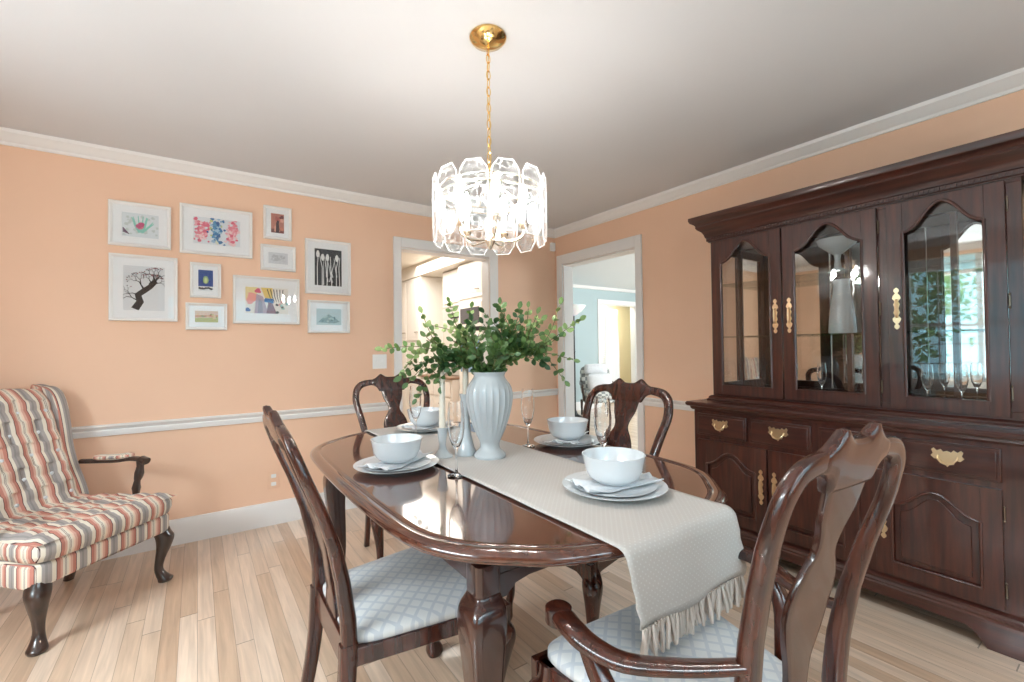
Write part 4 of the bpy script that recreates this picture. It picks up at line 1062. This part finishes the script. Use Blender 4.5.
kdoor(t, KX, 4.38, 5.0, 1.84, 2.26, (4.52, 1.93)); kdoor(t, KX, 4.38, 5.0, .12, .72)
t2 = thing('wall_oven', 'built-in white wall oven with a dark glass window in the kitchen cabinet', 'oven', (2.7, 4.7, .8))
g = G(); g.box(KX-.03, KX-.001, 4.42, 4.97, .80, 1.78); g.build('oven_body', cabwhite, t2, off=t2.location, bevel=.006)
g = G(); g.box(KX-.036, KX-.030, 4.47, 4.92, 1.53, 1.72); g.build('oven_window', mat('dark_oven_glass', (.10, .10, .11), .08, coat=1), t2, off=t2.location)
g = G(); g.box(KX-.036, KX-.030, 4.45, 4.94, 1.44, 1.49); g.build('control_panel', blackm, t2, off=t2.location)
g = G(); g.box(KX-.036, KX-.030, 4.47, 4.92, .95, 1.38); g.build('lower_door', mat('blue_grey_glass', (.25, .42, .62), .1, coat=1), t2, off=t2.location)
t = thing('fridge_surround', 'white kitchen cabinet with a door above the grey refrigerator, left of the oven', 'cabinet', (2.9, 5.3, 1.8))
g = G(); g.box(KX+.08, XW-.003, 5.03, 5.62, 1.80, 2.28); g.build('body', cabwhite, t, off=t.location, bevel=.004); kdoor(t, KX+.08, 5.06, 5.59, 1.84, 2.26)
t = thing('refrigerator', 'pale grey refrigerator with a dark vent strip, left of the kitchen oven', 'refrigerator', (2.9, 5.3, 0))
fm = mat('pale_grey_enamel', (.55, .54, .50), .35)
g = G(); g.box(KX+.06, XW-.003, 5.05, 5.60, .88, 1.77); g.build('body', fm, t, off=t.location, bevel=.01)
g = G(); g.box(KX+.045, KX+.06, 5.07, 5.58, 1.02, 1.60); g.build('door', mat('warm_grey_enamel', (.66, .62, .55), .35), t, off=t.location, bevel=.006)
g = G(); g.box(KX+.05, KX+.06, 5.07, 5.35, 1.63, 1.70); g.build('vent', blackm, t, off=t.location)
t = thing('base_cabinet', 'white kitchen base cabinet with a drawer and brown countertop, behind the vase', 'cabinet', (2.8, 5.5, 0))
g = G(); g.box(KX-.1, XW-.003, 5.03, 6.0, .1, .84); g.box(KX-.04, XW-.003, 5.05, 6.0, 0, .1); g.build('body', cabwhite, t, off=t.location, bevel=.004)
kdoor(t, KX-.1, 5.06, 5.52, .12, .60, (5.3, .53)); kdoor(t, KX-.1, 5.55, 5.98, .12, .60)
for a, b in ((5.06, 5.52), (5.55, 5.98)):
    g = G(); g.poly([(a, .63), (b, .63), (b, .81), (a, .81)], fx(KX-.1), 0, .02); d = g.build('drawer', cabwhite, t, off=t.location, bevel=.004)
    g = G(); g.lathe([(0, 0), (.012, .004), (.010, .016), (0, .018)], 12); k = g.build('knob', steel, d); k.location = (KX-.1-.02-t.location.x, (a+b)/2-t.location.y, .72); k.rotation_euler = (0, -PI/2, 0)
g = G(); g.box(KX-.13, XW-.003, 5.03, 6.02, .845, .875); g.build('countertop', mat('brown_laminate', (.32, .20, .13), .3), t, off=t.location, bevel=.004)
t = thing('pantry_cabinet', 'tall white pantry cabinet at the far left of the kitchen view', 'cabinet', (2.85, 6.8, 0))
g = G(); g.box(2.62, XW-.003, 6.02, 7.6, .0, 2.28); g.build('body', cabwhite, t, off=t.location, bevel=.004)
for a, b in ((6.05, 6.50), (6.53, 6.98), (7.01, 7.55)):
    kdoor(t, 2.62, a, b, 1.36, 2.24, (a+.06, 1.48)); kdoor(t, 2.62, a, b, .10, 1.32)

# ------------------------------------------------------------ living room beyond the doorway
t = thing('floor_lamp', 'black torchiere floor lamp with a pale bowl shade inside the living room doorway', 'floor lamp', (5.40, 5.83, 0))
G().lathe([(0, 0), (.14, 0), (.145, .01), (.12, .03), (.05, .07), (.03, .12), (.018, .14), (0, .14)], 32).build('base', blackm, t)
g = G(); g.lathe([(.016, .13), (.018, .135), (.018, .5), (.022, .51), (.018, .52), (.018, 1.15), (.024, 1.16), (.018, 1.17), (.016, 1.80), (0, 1.8)], 16); g.build('pole', blackm, t)
G().lathe([(.02, 1.78), (.06, 1.80), (.14, 1.86), (.205, 1.94), (.215, 1.965), (.208, 1.965), (.19, 1.94), (.13, 1.87), (.05, 1.81), (0, 1.81)], 40).build('lamp_shade', mat('frosted_glass_shade', (.85, .87, .88), .4, Subsurface_Weight=.3), t)
plaid = mat('grey_plaid_fabric', (.5, .5, .48), .9); n, l = nt(plaid); b = n['Principled BSDF']
tc = n.new('ShaderNodeTexCoord'); ck = n.new('ShaderNodeTexChecker'); ck.inputs['Scale'].default_value = 14; ck.inputs[1].default_value = (.62, .62, .58, 1); ck.inputs[2].default_value = (.22, .23, .23, 1)
l.new(tc.outputs['Object'], ck.inputs[0]); l.new(ck.outputs[0], b.inputs['Base Color'])
lc = thing('plaid_armchair', 'grey plaid armchair with white cushion in the living room beside the floor lamp', 'armchair', (5.84, 5.70, 0), math.atan2(.55, -.83)); lc.scale = (.9, .9, .93)
def pil(name, hx, hy, hz, m, par, loc, rx=0):
    secs = []
    for i in range(9):
        a = -PI/2+PI*i/8; k = math.cos(a)**.5 if i not in (0, 8) else .05; secs.append([(hx*k*se(2*PI*j/28+.01, 5)[0], hy*math.sin(a), hz*k*se(2*PI*j/28+.01, 5)[1]) for j in range(28)])
    o = G().loft(secs).build(name, m, par, ang=80); o.location = loc; o.rotation_euler = (rx, 0, 0); return o
pil('backrest', .31, .07, .30, plaid, lc, (0, -.26, .66), .2); pil('seat_cushion', .31, .30, .09, plaid, lc, (0, .02, .42))
pil('apron', .31, .30, .07, plaid, lc, (0, .02, .33))
for s in (-1, 1):
    g = G(); g.tube(smooth_path([(s*.30, -.24, .66), (s*.34, -.05, .62), (s*.36, .14, .63), (s*.35, .24, .60)], 4), .024, 10); g.build('arm', blackwood, lc)
    g = G(); g.tube([(s*.31, .16, .32), (s*.35, .17, .62)], .02, 10); g.build('arm_post', blackwood, lc)
    for y in (-.27, .24):
        g = G(); g.vtube([(s*.28, y, .30), (s*.28, y, .1), (s*.28, y, 0)], [.028, .02, .022], n=10, sq=4); g.build('leg', blackwood, lc)
pw_ = pil('pillow', .22, .07, .15, napkinm, None, (5.79, 5.61, .62), .2); pw_.rotation_euler = (.2, 0, lc.rotation_euler[2]); tag(pw_, 'white cushion leaning on the back of the plaid armchair in the living room', 'cushion', 'white cushions on the plaid armchair')
pw_ = pil('pillow', .21, .06, .10, napkinm, None, (5.93, 5.84, .83), .2); pw_.rotation_euler = (.3, 0, lc.rotation_euler[2]); tag(pw_, 'white cushion showing along the top edge of the plaid armchair', 'cushion', 'white cushions on the plaid armchair')
# sheer curtain in the far opening
g = G(); nu, nv = 60, 10; V = []
for i in range(nu+1):
    for j in range(nv+1):
        z = lerp(.02, 2.05, j/nv); V.append((7.24+.40*i/nu+.06*(1-j/nv)*(i/nu), LY+.32+.02*math.sin(i*.9)+.008*math.sin(i*.4+j), z))
g.add(V, [(i*(nv+1)+j, (i+1)*(nv+1)+j, (i+1)*(nv+1)+j+1, i*(nv+1)+j+1) for i in range(nu) for j in range(nv)])
cm = mat('sheer_white_curtain', (.88, .88, .88), .8); o = g.build('curtain', cm, ang=180)
so = o.modifiers.new('thick', 'SOLIDIFY'); so.thickness = .003
tag(o, 'white sheer curtain hanging in the opening at the back of the living room', 'curtain')

# ------------------------------------------------------------ garden outside the windows (mirrored in the cabinet glass)
struct('ground', G().box(-30, 30, -30, 30, -.6, -.5), mat('pale_bounce_ground', (.45, .46, .42), .9))  # ground made pale to bounce light up to the ceiling
def tree(x, y, h, r, sd, label):
    rnd = random.Random(sd); t = thing('garden_tree', label, 'tree', (x, y, -.5))
    G().tube([(0, 0, 0), (.05, .02, h*.4), (0, .05, h*.8)], [.14, .1, .04], 10).build('trunk', mat('bark', (.12, .09, .06), .9), t)
    g = G()
    for i in range(1500):
        a, b_ = rnd.uniform(0, 2*PI), math.asin(rnd.uniform(-1, 1)); rr = r*rnd.uniform(.5, 1)
        p = Vector((rr*math.cos(a)*math.cos(b_), rr*math.sin(a)*math.cos(b_), h*.62+h*.40*math.sin(b_)*rr/r)); s_ = rnd.uniform(.06, .13)
        u_ = Vector((rnd.gauss(0, 1), rnd.gauss(0, 1), rnd.gauss(0, 1))).normalized(); v_ = u_.orthogonal().normalized()
        g.add([p-u_*s_, p-v_*s_*.5, p+u_*s_, p+v_*s_*.5], [(0, 1, 2, 3)])
    g.build('foliage', leafl, t, smooth=False)
tree(-6.0, 3.4, 4.6, 1.9, 0, 'leafy garden tree mirrored at the right side of the right cabinet door')
tree(-6.6, 7.4, 4.8, 1.9, 1, 'leafy garden tree mirrored at the left side of the right cabinet door')
